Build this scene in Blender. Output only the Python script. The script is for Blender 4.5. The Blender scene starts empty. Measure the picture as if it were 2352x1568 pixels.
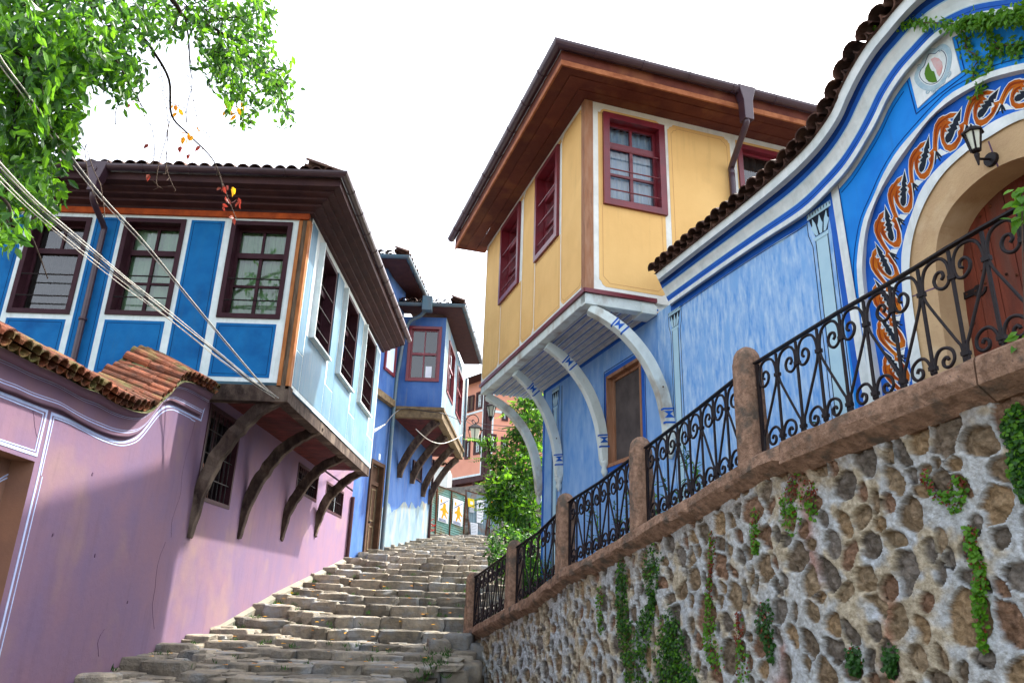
import bpy, math, random
import numpy as np
from mathutils import Vector as V, Matrix, noise
random.seed(7); rng=np.random.default_rng(7)
S=bpy.context.scene; COL=S.collection
# ------------------------------------------------------------ camera model
FPX=1712.; CX,CY=1176.,784.; TH=math.radians(19.1); RO=math.radians(1.85)
R0=V((1,0,0)); U0=V((0,-math.sin(TH),math.cos(TH))); FW=V((0,math.cos(TH),math.sin(TH)))
RT=math.cos(RO)*R0+math.sin(RO)*U0; UP=-math.sin(RO)*R0+math.cos(RO)*U0
cam=bpy.data.cameras.new('camera'); co=bpy.data.objects.new('camera',cam); COL.objects.link(co)
co.matrix_world=Matrix(((RT.x,UP.x,-FW.x,0),(RT.y,UP.y,-FW.y,0),(RT.z,UP.z,-FW.z,0),(0,0,0,1)))
cam.sensor_width=36; cam.lens=FPX/2352*36; cam.clip_start=.05; cam.clip_end=3000; S.camera=co
def ray(q): return (q[0]-CX)*RT+(CY-q[1])*UP+FPX*FW
# converters from zoom crops to full-view pixels
def cv(a,b,k): return lambda x,y:(a+x*k,b+y*k)
D=lambda x,y:(x,y)
c1=cv(0,0,.3662); c2=cv(0,344.5,.3662); c3=cv(574.2,516.8,.2563); c4=cv(746.5,861.3,.2930)
c1b=cv(1004.9,57.4,.4028); c2b=cv(1091,574.2,.3662); c4b=cv(1493,459.4,.3661); c5b=cv(1033.5,1033.5,.3410); c6b=cv(1665.2,861.3,.4509)
z1=cv(1837.5,0,.18312); z2=cv(2064.9,0,.18312); z3=cv(1493,401.9,.21969); z4=cv(1894.9,344.5,.21974); z5=cv(0,746.5,.21973)
r3=cv(1952.3,143.55,.20143); c5=cv(0,746.5,.52405); f2=cv(947.4,861.3,.27470)
# ------------------------------------------------------------ frames (planes in the world)
class Fr:
    def __init__(s,o,u,n,v=(0,0,1)): s.o=V(o); s.u=V(u).normalized(); s.n=V(n).normalized(); s.v=V(v)
    def __call__(s,u,v,n=0): return s.o+s.u*u+s.v*v+s.n*n
    def px(s,q,n=0):
        d=ray(q); k=(s.o+s.n*n).dot(s.n)/d.dot(s.n); p=d*k-s.o
        return (p.dot(s.u),p.dot(s.v))
    def P(s,q,n=0): u,v=s.px(q,n); return s(u,v,n)
    def pts(s,c,l,n=0): return [s.px(c(*q),n) for q in l]
az=math.radians(-17.3); DD=(math.sin(az),math.cos(az)); EE=(DD[1],-DD[0])
FL=Fr((0,11,0),(1,0,0),(0,-1,0))
SL=Fr((-3.38,0,0),(0,1,0),(1,0,0))
PF=Fr((-4.6,11,0),(0,1,0),(1,0,0))
PN=Fr((-4.6,11,0),(-.0896,.996,0),(.996,.0896,0))
CC=(.98,9.4)
YS=Fr((*CC,0),(*DD,0),(-EE[0],-EE[1],0))
YR=Fr((*CC,0),(*EE,0),(-DD[0],-DD[1],0))
W0=(CC[0]+1.1*EE[0],CC[1]+1.1*EE[1])
GW=Fr((*W0,0),(-DD[0],-DD[1],0),(-EE[0],-EE[1],0))
CP=Fr((-.5,12.8,0),(.354,-.935,0),(-.935,-.354,0))
# ------------------------------------------------------------ mesh builder
class MB:
    def __init__(s): s.v=[];s.f=[];s.m=[];s.mats=[]
    def mi(s,m):
        if m not in s.mats: s.mats.append(m)
        return s.mats.index(m)
    def face(s,pts,m):
        b=len(s.v); s.v+= [tuple(p) for p in pts]; s.f.append(tuple(range(b,b+len(pts)))); s.m.append(s.mi(m))
    def mesh(s,vs,fs,m):
        b=len(s.v); s.v+=[tuple(p) for p in vs]; k=s.mi(m)
        for f in fs: s.f.append(tuple(b+i for i in f)); s.m.append(k)
    def box(s,o,a,b,c,m):
        o,a,b,c=V(o),V(a),V(b),V(c); P=[o,o+a,o+a+b,o+b,o+c,o+a+c,o+a+b+c,o+b+c]
        fs=[(0,3,2,1),(4,5,6,7),(0,1,5,4),(1,2,6,5),(2,3,7,6),(3,0,4,7)]
        if a.cross(b).dot(c)<0: fs=[f[::-1] for f in fs]
        s.mesh(P,fs,m)
    def fbox(s,fr,u0,u1,v0,v1,n0,n1,m):
        s.box(fr(u0,v0,n0),fr.u*(u1-u0),fr.v*(v1-v0),fr.n*(n1-n0),m)
    def prism(s,pts,vec,m,ms=None):
        pts=[V(p) for p in pts]; vec=V(vec); n=len(pts)
        s.face([p+vec for p in pts],m)
        s.face(pts[::-1],m)
        for i in range(n):
            a,b=pts[i],pts[(i+1)%n]; s.face([a,b,b+vec,a+vec],ms or m)
    def fpoly(s,fr,uv,n0,n1,m,ms=None):
        ar=sum(uv[i][0]*uv[(i+1)%len(uv)][1]-uv[(i+1)%len(uv)][0]*uv[i][1] for i in range(len(uv)))
        h=fr.u.cross(fr.v).dot(fr.n)
        if ar*h<0: uv=uv[::-1]
        s.prism([fr(u,v,n0) for u,v in uv],fr.n*(n1-n0),m,ms)
    def tube(s,path,r,m,k=6,cap=True):
        path=[V(p) for p in path]; n=len(path); rr=r if isinstance(r,(list,tuple)) else [r]*n
        t=(path[1]-path[0]).normalized(); a=t.orthogonal().normalized(); vs=[];fs=[]
        for i in range(n):
            t=(path[min(i+1,n-1)]-path[max(i-1,0)])
            if t.length<1e-9: t=V((0,0,1))
            t.normalize(); a=(a-t*a.dot(t)); a=a.normalized() if a.length>1e-6 else t.orthogonal().normalized(); b=t.cross(a)
            for j in range(k):
                g=2*math.pi*j/k; vs.append(path[i]+(a*math.cos(g)+b*math.sin(g))*rr[i])
        for i in range(n-1):
            for j in range(k):
                j2=(j+1)%k; fs.append((i*k+j,i*k+j2,(i+1)*k+j2,(i+1)*k+j))
        if cap: fs.append(tuple(range(k))[::-1]); fs.append(tuple((n-1)*k+j for j in range(k)))
        s.mesh(vs,fs,m)
    def beam(s,path,w,h,side,m):
        # rectangular section swept along path; side = width direction
        path=[V(p) for p in path]; n=len(path); side=V(side).normalized(); vs=[];fs=[]
        for i in range(n):
            t=(path[min(i+1,n-1)]-path[max(i-1,0)]).normalized(); nn=t.cross(side).normalized(); sd=nn.cross(t).normalized()
            W=w[i] if isinstance(w,list) else w; H=h[i] if isinstance(h,list) else h
            vs+=[path[i]+sd*W/2+nn*H/2,path[i]-sd*W/2+nn*H/2,path[i]-sd*W/2-nn*H/2,path[i]+sd*W/2-nn*H/2]
        for i in range(n-1):
            for j in range(4):
                j2=(j+1)%4; fs.append((i*4+j,(i+1)*4+j,(i+1)*4+j2,i*4+j2))
        fs.append((0,1,2,3)); fs.append(tuple((n-1)*4+j for j in (3,2,1,0)))
        s.mesh(vs,fs,m)
    def ribbon(s,fr,uv,w,n0,n1,m,closed=False):
        # flat strip (thin slab) along a uv polyline; w scalar or list
        n=len(uv); L=[];Rr=[]
        for i in range(n):
            if closed: a,b=uv[i-1],uv[(i+1)%n]
            else: a,b=uv[max(i-1,0)],uv[min(i+1,n-1)]
            p=uv[i]; d1=V((p[0]-a[0],p[1]-a[1])); d2=V((b[0]-p[0],b[1]-p[1]))
            if d1.length<1e-9: d1=d2.copy()
            if d2.length<1e-9: d2=d1.copy()
            d1.normalize(); d2.normalize(); n1_=V((-d1.y,d1.x)); n2_=V((-d2.y,d2.x)); mm=(n1_+n2_)
            mm=mm.normalized() if mm.length>1e-6 else n1_
            k=min(1/max(mm.dot(n1_),.3),2.5); W=(w[i] if isinstance(w,(list,tuple)) else w)/2*k
            L.append((p[0]+mm.x*W,p[1]+mm.y*W)); Rr.append((p[0]-mm.x*W,p[1]-mm.y*W))
        flip=fr.u.cross(fr.v).dot(fr.n)<0
        for i in range(n if closed else n-1):
            j=(i+1)%n
            q=[fr(*L[i],n1),fr(*Rr[i],n1),fr(*Rr[j],n1),fr(*L[j],n1)]
            s.face(q[::-1] if flip else q,m)
            s.face([fr(*L[i],n0),fr(*L[j],n0),fr(*L[j],n1),fr(*L[i],n1)],m)
            s.face([fr(*Rr[j],n0),fr(*Rr[i],n0),fr(*Rr[i],n1),fr(*Rr[j],n1)],m)
    def build(s,name,parent=None,smooth=False,merge=False,bev=0):
        me=bpy.data.meshes.new(name)
        off=V((0,0,0))
        if parent is not None: off=WL[parent.name]
        me.from_pydata([(p[0]-off.x,p[1]-off.y,p[2]-off.z) for p in s.v],[],s.f)
        for m in s.mats: me.materials.append(m)
        me.polygons.foreach_set('material_index',s.m)
        if smooth: me.polygons.foreach_set('use_smooth',[True]*len(s.f))
        me.update()
        o=bpy.data.objects.new(name,me); COL.objects.link(o)
        if parent is not None: o.parent=parent
        WL[o.name]=off
        if merge or bev:
            import bmesh
            bm=bmesh.new(); bm.from_mesh(me); bmesh.ops.remove_doubles(bm,verts=bm.verts,dist=1e-5); bm.to_mesh(me); bm.free()
        if bev:
            md=o.modifiers.new('bevel','BEVEL'); md.width=bev; md.segments=2; md.limit_method='ANGLE'; md.angle_limit=.6
        if smooth=='auto':
            pass
        return o
WL={}
def tag(o,label=None,cat=None,group=None,kind=None):
    if label:o['label']=label
    if cat:o['category']=cat
    if group:o['group']=group
    if kind:o['kind']=kind
    return o
def thing(name,label,cat,loc,group=None):
    o=bpy.data.objects.new(name,None); COL.objects.link(o); o.location=loc; o.empty_display_size=.2
    WL[o.name]=V(loc); return tag(o,label,cat,group)
def cr(pts,k=6):
    """Catmull-Rom through points (any dimension)."""
    pts=[tuple(p) for p in pts]; P=[pts[0]]+pts+[pts[-1]]; out=[]
    for i in range(1,len(P)-2):
        for j in range(k):
            t=j/k; a,b,c,d=P[i-1],P[i],P[i+1],P[i+2]
            out.append(tuple(.5*((2*b[x])+(c[x]-a[x])*t+(2*a[x]-5*b[x]+4*c[x]-d[x])*t*t+(3*b[x]-a[x]-3*c[x]+d[x])*t**3) for x in range(len(b))))
    out.append(pts[-1]); return out
def arc(cx,cy,r,a0,a1,k=10): return [(cx+r*math.cos(math.radians(a0+(a1-a0)*i/k)),cy+r*math.sin(math.radians(a0+(a1-a0)*i/k))) for i in range(k+1)]
# ------------------------------------------------------------ materials
MC={}
def hx(h): 
    c=[int(h[i:i+2],16)/255 for i in (0,2,4)]
    return tuple(x/12.92 if x<=.04045 else ((x+.055)/1.055)**2.4 for x in c)
def mat(name,a,b=None,c=None,sc=3.,stretch=(1,1,1),rough=.8,bump=.15,bsc=30.,spec=.12,metal=0.,rnd=0.,speck=None,wave=None,lo=.35,hi=.65,glow=None,attr=None,sub=0,streak=None):
    """procedural principled: colours a<->b by noise, c by a second larger noise, fine bump"""
    m=bpy.data.materials.new(name); m.use_nodes=True; N=m.node_tree.nodes; L=m.node_tree.links; bs=N['Principled BSDF']
    def c4_(x): return (*x,1)
    geo=N.new('ShaderNodeNewGeometry'); mp=N.new('ShaderNodeMapping'); mp.inputs['Scale'].default_value=stretch; L.new(geo.outputs['Position'],mp.inputs['Vector'])
    def nz(s,d=6,r=.6,src=mp):
        n=N.new('ShaderNodeTexNoise'); n.inputs['Scale'].default_value=s; n.inputs['Detail'].default_value=d; n.inputs['Roughness'].default_value=r; L.new(src.outputs[0],n.inputs['Vector']); return n
    def ramp(src,l,h):
        r=N.new('ShaderNodeMapRange'); r.inputs['From Min'].default_value=l; r.inputs['From Max'].default_value=h; L.new(src,r.inputs['Value']); return r.outputs[0]
    def mix(f,x,y,bt='MIX'):
        k=N.new('ShaderNodeMix'); k.data_type='RGBA'; k.blend_type=bt
        for i,z in ((0,f),(6,x),(7,y)):
            if isinstance(z,(int,float)): k.inputs[i].default_value=z
            elif isinstance(z,tuple): k.inputs[i].default_value=c4_(z)
            else: L.new(z,k.inputs[i])
        return k.outputs[2]
    col=a
    if attr:
        at=N.new('ShaderNodeAttribute'); at.attribute_name=attr; col=at.outputs['Color']
        if b: col=mix(ramp(nz(sc).outputs[0],lo,hi),col,mix(1.,col,b,'MULTIPLY'))
    else:
        if b: col=mix(ramp(nz(sc).outputs[0],lo,hi),a,b)
        if c: col=mix(ramp(nz(sc*.37,4).outputs[0],.52,.66),col,c)
    if rnd:
        rn=N.new('ShaderNodeNewGeometry'); hs=N.new('ShaderNodeHueSaturation')
        r1=N.new('ShaderNodeMapRange'); r1.inputs['To Min'].default_value=1-rnd; r1.inputs['To Max'].default_value=1+rnd; L.new(rn.outputs['Random Per Island'],r1.inputs[0])
        L.new(r1.outputs[0],hs.inputs['Value'])
        if isinstance(col,tuple): hs.inputs['Color'].default_value=c4_(col)
        else: L.new(col,hs.inputs['Color'])
        col=hs.outputs[0]
    if speck:
        sp,amt=speck; n=nz(60,3,.7,geo if False else mp); col=mix(ramp(n.outputs[0],amt,amt+.06),col,sp)
    if streak:
        m2=N.new('ShaderNodeMapping'); m2.inputs['Scale'].default_value=(1,1,.07); L.new(geo.outputs['Position'],m2.inputs['Vector'])
        n=nz(9,5,.7,m2); n2=nz(1.1,5,.65,geo_m:=mp); a_=ramp(n.outputs[0],.5,.72); b_=ramp(n2.outputs[0],.42,.62)
        mu=N.new('ShaderNodeMath'); mu.operation='MULTIPLY'; L.new(a_,mu.inputs[0]); L.new(b_,mu.inputs[1]); m3_=N.new('ShaderNodeMath'); m3_.operation='MULTIPLY'; L.new(mu.outputs[0],m3_.inputs[0]); m3_.inputs[1].default_value=streak[1]
        col=mix(m3_.outputs[0],col,streak[0])
    if isinstance(col,tuple): bs.inputs['Base Color'].default_value=c4_(col)
    else: L.new(col,bs.inputs['Base Color'])
    bs.inputs['Roughness'].default_value=rough; bs.inputs['Specular IOR Level'].default_value=spec; bs.inputs['Metallic'].default_value=metal
    if bump:
        b1=N.new('ShaderNodeBump'); b1.inputs['Strength'].default_value=bump; b1.inputs['Distance'].default_value=.02
        n=nz(bsc,8,.65); L.new(n.outputs[0],b1.inputs['Height']); L.new(b1.outputs[0],bs.inputs['Normal'])
    if glow:
        bs.inputs['Emission Color'].default_value=c4_(glow[0]); bs.inputs['Emission Strength'].default_value=glow[1]
    return m
def leafmat(name,a,b,tr=.45,yellow=None):
    m=bpy.data.materials.new(name); m.use_nodes=True; N=m.node_tree.nodes; L=m.node_tree.links; N.remove(N['Principled BSDF'])
    out=N['Material Output']; g=N.new('ShaderNodeNewGeometry'); mx=N.new('ShaderNodeMix'); mx.data_type='RGBA'
    mx.inputs[6].default_value=(*a,1); mx.inputs[7].default_value=(*b,1); L.new(g.outputs['Random Per Island'],mx.inputs[0])
    d=N.new('ShaderNodeBsdfPrincipled'); d.inputs['Roughness'].default_value=.45; d.inputs['Specular IOR Level'].default_value=.35; L.new(mx.outputs[2],d.inputs['Base Color'])
    t=N.new('ShaderNodeBsdfTranslucent'); hs=N.new('ShaderNodeHueSaturation'); hs.inputs['Value'].default_value=2.1; hs.inputs['Hue'].default_value=.485; L.new(mx.outputs[2],hs.inputs['Color']); L.new(hs.outputs[0],t.inputs['Color'])
    s=N.new('ShaderNodeMixShader'); s.inputs[0].default_value=tr; L.new(d.outputs[0],s.inputs[1]); L.new(t.outputs[0],s.inputs[2]); L.new(s.outputs[0],out.inputs['Surface']); return m
def glassmat(name,tint=(.8,.85,.85)):
    m=bpy.data.materials.new(name); m.use_nodes=True; N=m.node_tree.nodes; L=m.node_tree.links; N.remove(N['Principled BSDF'])
    t=N.new('ShaderNodeBsdfTransparent'); t.inputs[0].default_value=(*tint,1); g=N.new('ShaderNodeBsdfGlossy'); g.inputs['Roughness'].default_value=.02
    f=N.new('ShaderNodeFresnel'); f.inputs[0].default_value=1.9; s=N.new('ShaderNodeMixShader'); L.new(f.outputs[0],s.inputs[0]); L.new(t.outputs[0],s.inputs[1]); L.new(g.outputs[0],s.inputs[2]); L.new(s.outputs[0],N['Material Output'].inputs['Surface']); return m
M=dict(
 lblue=mat('deep_blue_plaster',(.006,.115,.34),(.010,.15,.40),(.005,.085,.27),sc=3,bump=.08,rough=.75,streak=((.03,.12,.24),.6)),
 lblueline=mat('navy_paint_line',(.003,.03,.11)),
 lside=mat('pale_blue_plaster',(.045,.15,.25),(.075,.20,.29),(.11,.22,.27),sc=2,rough=.6,spec=.4,bump=.1,streak=((.22,.26,.24),.6)),
 white=mat('white_paint',(.72,.8,.82),(.6,.7,.72),sc=6,bump=.06,rough=.65,streak=((.35,.36,.34),.6)),
 white2=mat('chalky_white_paint',(.75,.8,.8),(.55,.62,.62),(.62,.7,.72),sc=5,bump=.12,rough=.7,streak=((.38,.38,.34),.55)),
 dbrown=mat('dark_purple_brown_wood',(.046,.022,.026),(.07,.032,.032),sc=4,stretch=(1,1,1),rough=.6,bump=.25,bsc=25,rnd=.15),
 casing=mat('dark_stained_casing',(.035,.012,.018),(.05,.018,.026),sc=5,rough=.5,bump=.15),
 oak=mat('weathered_grey_timber',(.16,.115,.08),(.075,.052,.036),(.26,.20,.15),sc=5,stretch=(3,3,.5),rough=.85,bump=.6,bsc=20),
 orangewood=mat('orange_stained_wood',(.42,.17,.06),(.26,.09,.03),sc=6,stretch=(2,2,.6),rough=.7,bump=.2),
 redband=mat('red_orange_board',(.48,.09,.02),(.25,.045,.015),sc=5,rough=.7,bump=.2),
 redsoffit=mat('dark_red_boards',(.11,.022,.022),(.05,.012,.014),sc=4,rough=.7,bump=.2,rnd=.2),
 bracketw=mat('dark_weathered_oak',(.085,.06,.048),(.03,.02,.018),(.15,.115,.09),sc=7,stretch=(1,1,.6),rough=.85,bump=.9,bsc=18),
 purple=mat('mauve_plaster',(.175,.12,.20),(.215,.13,.18),(.25,.165,.165),sc=1.4,rough=.85,bump=.18,bsc=14,streak=((.11,.07,.10),.45)),
 purpledk=mat('mauve_plaster_cornice',(.20,.128,.195),(.22,.135,.175),sc=2,rough=.85,bump=.15),
 paleline=mat('pale_blue_paint_line',(.5,.6,.85),(.42,.5,.78),sc=10),
 crack=mat('plaster_crack',(.12,.07,.12)),
 plinth=mat('grey_cement_plinth',(.17,.18,.15),(.24,.21,.16),sc=4,bump=.4),
 tile=mat('old_clay_tile',(.22,.07,.035),(.085,.040,.03),(.12,.115,.045),sc=6,rough=.8,bump=.6,bsc=30,rnd=.45),
 tiledk=mat('weathered_dark_tile',(.095,.048,.036),(.045,.026,.022),(.14,.08,.055),sc=8,rough=.75,bump=.6,bsc=30,rnd=.4),
 moss=mat('mossy_mortar',(.12,.12,.06),(.05,.065,.02),(.2,.19,.12),sc=12,bump=1.,bsc=20),
 gutter=mat('brown_painted_gutter',(.060,.032,.045),(.045,.022,.034),sc=4,rough=.35,spec=.5,bump=.05),
 gutter2=mat('blue_grey_gutter',(.05,.12,.16),(.08,.10,.12),sc=4,rough=.4,spec=.5,bump=.1),
 niche=mat('brown_niche',(.27,.15,.10),(.21,.12,.09),sc=2),
 curtain=mat('curtain_with_reflection',(.58,.76,.56),(.36,.6,.38),sc=2,bump=.1,rough=.9),  # pale green also paints in the tree's reflection on the panes
 curtainb=mat('white_blue_curtain',(.75,.85,.95),(.45,.62,.85),sc=4,stretch=(6,6,.3),rough=.9),
 blind=mat('dim_brown_blind',(.10,.085,.08),(.06,.05,.05),sc=3,bump=.05),
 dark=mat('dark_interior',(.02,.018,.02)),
 iron=mat('black_wrought_iron',(.008,.007,.010),(.018,.011,.011),sc=20,rough=.5,spec=.22,bump=.15,bsc=60),
 rust=mat('rusty_iron',(.16,.05,.02),(.03,.015,.012),sc=20,rough=.8,bump=.4),
 yellow=mat('ochre_yellow_plaster',(.72,.45,.17),(.77,.495,.195),(.66,.41,.155),sc=1.8,bump=.08,rough=.8,streak=((.42,.25,.09),.35)),
 yline=mat('brown_ochre_paint_line',(.5,.27,.12)),
 ywhite=mat('creamy_white_paint',(.78,.80,.76),(.66,.68,.64),sc=6,bump=.08,streak=((.38,.34,.27),.5)),
 ysoff=mat('reddish_brown_soffit_boards',(.13,.038,.024),(.09,.024,.018),(.17,.06,.03),sc=4,stretch=(1,1,1),rough=.6,bump=.2,rnd=.1),
 fascia=mat('orange_brown_fascia',(.42,.16,.07),(.25,.08,.035),sc=7,rough=.65,bump=.25),
 ypost=mat('weathered_pine_post',(.30,.14,.075),(.36,.20,.125),(.17,.085,.055),sc=6,stretch=(3,3,.5),rough=.75,bump=.4),
 burg=mat('burgundy_gloss_paint',(.17,.012,.022),(.12,.008,.016),sc=4,rough=.35,spec=.5,bump=.05),
 bwood=mat('chipped_white_timber',(.66,.74,.72),(.55,.62,.6),(.38,.36,.31),sc=6,stretch=(1,1,.6),rough=.75,bump=.4),
 bgrey=mat('grey_board_and_moulding_shade',(.52,.56,.58),(.42,.46,.5),sc=6,bump=.15),  # board paint, and the shade drawn into the white mouldings
 bluep=mat('royal_blue_paint',(.012,.09,.42),(.02,.12,.5),sc=5,bump=.08,rough=.6),
 field=mat('bright_azure_plaster',(.008,.205,.66),(.012,.235,.70),(.006,.17,.6),sc=3,bump=.04,rough=.6,streak=((.02,.14,.4),.4)),
 mott=mat('mottled_sky_blue_plaster',(.13,.33,.70),(.42,.60,.81),(.20,.41,.74),sc=8,stretch=(2.2,2.2,.6),bump=.15,rough=.8,lo=.34,hi=.66,speck=((.05,.08,.2),.72)),
 mott2=mat('blue_ground_floor_plaster',(.13,.31,.66),(.26,.44,.72),(.19,.37,.68),sc=4,stretch=(1.6,1.6,.6),bump=.15,rough=.8),
 pblue=mat('pale_blue_paint',(.36,.56,.68),(.42,.62,.72),sc=4,bump=.05),
 black=mat('black_paint',(.012,.018,.03)),
 navy=mat('navy_paint',(.006,.03,.16),(.008,.05,.24),sc=3),
 orange=mat('burnt_orange_paint',(.42,.10,.007),(.33,.065,.006),(.48,.15,.012),sc=9,bump=.03),
 dorange=mat('dark_orange_paint',(.22,.035,.005),bump=0),
 coral=mat('band_blue_paint',(.01,.075,.38),(.02,.15,.6),sc=2.5,bump=.03),
 green=mat('olive_green_paint',(.09,.2,.02),(.07,.17,.02),sc=8),
 pinkp=mat('pale_pink_paint',(.55,.42,.42),(.6,.3,.28),sc=14),
 greyp=mat('grey_blue_paint_line',(.28,.42,.5),(.4,.52,.58),sc=20),
 sand=mat('sandstone_arch',(.52,.37,.21),(.44,.30,.17),(.58,.45,.29),sc=4,bump=.35,bsc=40),
 door=mat('reddish_brown_door_boards',(.17,.04,.022),(.10,.03,.02),(.12,.05,.035),sc=4,stretch=(3,3,.4),rough=.5,bump=.35),
 granite=mat('pink_brown_granite',(.46,.29,.20),(.22,.135,.09),(.15,.12,.095),sc=14,bump=1.6,bsc=45,rough=.85,speck=((.18,.12,.1),.62)),
 stone=mat('cobble_stone',(.31,.27,.205),(.18,.165,.14),(.25,.26,.26),sc=7,bump=1.5,bsc=22,rough=.8,rnd=.38),
 dirt=mat('trodden_earth',(.13,.11,.08),(.08,.07,.055),sc=8,bump=.9),
 rub=mat('stone_and_mortar',(.3,.3,.3),(.60,.57,.52),attr='Col',sc=24,bump=1.6,bsc=30,rough=.9),
 hblue=mat('weathered_indigo_plaster',(.035,.10,.30),(.07,.15,.36),(.03,.07,.22),sc=2,bump=.3,stretch=(1,1,.5),streak=((.16,.18,.2),.8)),
 hpale=mat('faded_blue_grey_plaster',(.11,.19,.29),(.20,.26,.26),(.27,.25,.20),sc=2.2,bump=.3,stretch=(1,1,.5)),
 hcream=mat('bare_tan_render_patch',(.42,.36,.25),(.3,.28,.22),sc=4,bump=.3),
 hwood=mat('ochre_grey_beam',(.20,.15,.085),(.11,.08,.05),sc=6,bump=.5),
 hdoor=mat('panelled_brown_door',(.085,.045,.028),(.05,.028,.018),sc=5,bump=.2),
 salmon=mat('salmon_pink_render',(.72,.34,.24),(.68,.31,.22),sc=2,bump=.1),
 rubble=mat('rubble_stone',(.25,.23,.2),(.14,.13,.12),sc=6,bump=1.,bsc=12),
 zinc=mat('corrugated_green_zinc',(.17,.33,.30),(.22,.38,.34),(.28,.2,.1),sc=3,rough=.5,bump=.1,metal=.2),
 zincb=mat('corrugated_blue_zinc',(.22,.34,.42),(.3,.4,.45),(.35,.25,.2),sc=3,rough=.5,bump=.1,metal=.2),
 paper=mat('poster_paper',(.75,.78,.82),(.66,.7,.76),sc=9,bump=.05),
 porange=mat('poster_orange',(.85,.35,.02),bump=0),
 pyellow=mat('poster_yellow',(.8,.6,.03),bump=0),
 pgrey=mat('printed_grey',(.25,.28,.33),(.5,.55,.6),sc=25,bump=0),
 ink=mat('printed_text',(.1,.13,.25),bump=0),
 redp=mat('red_graffiti_paint',(.5,.03,.03),bump=0),
 cable=mat('pale_cable_sheath',(.62,.6,.52),(.4,.4,.38),sc=15,rough=.5,bump=0),
 cabledk=mat('black_cable_sheath',(.02,.02,.025),rough=.5,bump=0),
 bark=mat('dark_bark',(.05,.035,.025),(.025,.018,.015),sc=10,bump=.8),
 twig=mat('dry_twig',(.09,.06,.045),bump=.2),
 leafy=leafmat('cherry_leaf',(.035,.125,.006),(.085,.24,.010),.5),
 leafd=leafmat('dark_green_leaf',(.012,.055,.008),(.03,.11,.012),.35),
 leafl=leafmat('lime_green_leaf',(.05,.17,.010),(.11,.27,.012),.42),
 leafyel=leafmat('yellow_leaf',(.55,.33,.01),(.5,.2,.01),.5),
 leafdry=leafmat('dried_red_brown_leaf',(.22,.04,.015),(.12,.03,.015),.3),
 glass=glassmat('window_glass'), lglass=mat('frosted_lamp_glass',(.62,.66,.55),rough=.3,spec=.5,bump=0),
)
# ------------------------------------------------------------ shared shapes
def wall(mb,fr,u0,u1,v0,v1,holes,m,n=0,rev=.25,mrev=None):
    """front sheet with rectangular holes and their reveals"""
    us=sorted({u0,u1,*[h[0] for h in holes],*[h[1] for h in holes]}); vs=sorted({v0,v1,*[h[2] for h in holes],*[h[3] for h in holes]})
    us=[u for u in us if u0<=u<=u1]; vs=[v for v in vs if v0<=v<=v1]
    for a,b in zip(us,us[1:]):
        for c,d in zip(vs,vs[1:]):
            um,vm=(a+b)/2,(c+d)/2
            if any(h[0]<um<h[1] and h[2]<vm<h[3] for h in holes): continue
            mb.face([fr(a,c,n),fr(b,c,n),fr(b,d,n),fr(a,d,n)],m)
    for h in holes:
        a,b,c,d=h[:4]; r=mrev or m
        mb.face([fr(a,c,n),fr(b,c,n),fr(b,c,n-rev),fr(a,c,n-rev)],r); mb.face([fr(a,d,n),fr(b,d,n),fr(b,d,n-rev),fr(a,d,n-rev)],r)
        mb.face([fr(a,c,n),fr(a,d,n),fr(a,d,n-rev),fr(a,c,n-rev)],r); mb.face([fr(b,c,n),fr(b,d,n),fr(b,d,n-rev),fr(b,c,n-rev)],r)
def rectframe(mb,fr,a,b,c,d,w,n0,n1,m):
    mb.fbox(fr,a,a+w,c,d,n0,n1,m); mb.fbox(fr,b-w,b,c,d,n0,n1,m)
    mb.fbox(fr,a+w,b-w,c,c+w,n0,n1,m); mb.fbox(fr,a+w,b-w,d-w,d,n0,n1,m)
def tile(mb,P,ax,sd,nm,L,r,m,convex=True,k=6,th=.014):
    """barrel tile: P = lower end centre, ax = up-slope axis, sd = side, nm = normal"""
    vs=[];fs=[]; sg=1 if convex else -1
    for e,(t,rr) in enumerate(((0,r),(L,r*.86))):
        for lay in (0,1):
            q=rr-lay*th*sg if convex else rr+0-lay*th
            for j in range(k+1):
                g=math.pi*j/k
                vs.append(P+ax*t+sd*(math.cos(g)*q)+nm*(sg*math.sin(g)*q*.85+(0 if convex else r*.62)+ (t/L*.012)))
    a,b,c,d=0,k+1,2*(k+1),3*(k+1)
    for j in range(k):
        fs+= [(a+j,a+j+1,c+j+1,c+j),(b+j,d+j,d+j+1,b+j+1),(a+j,b+j,b+j+1,a+j+1),(c+j,c+j+1,d+j+1,d+j)]
    mb.mesh(vs,fs,m)
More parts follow.
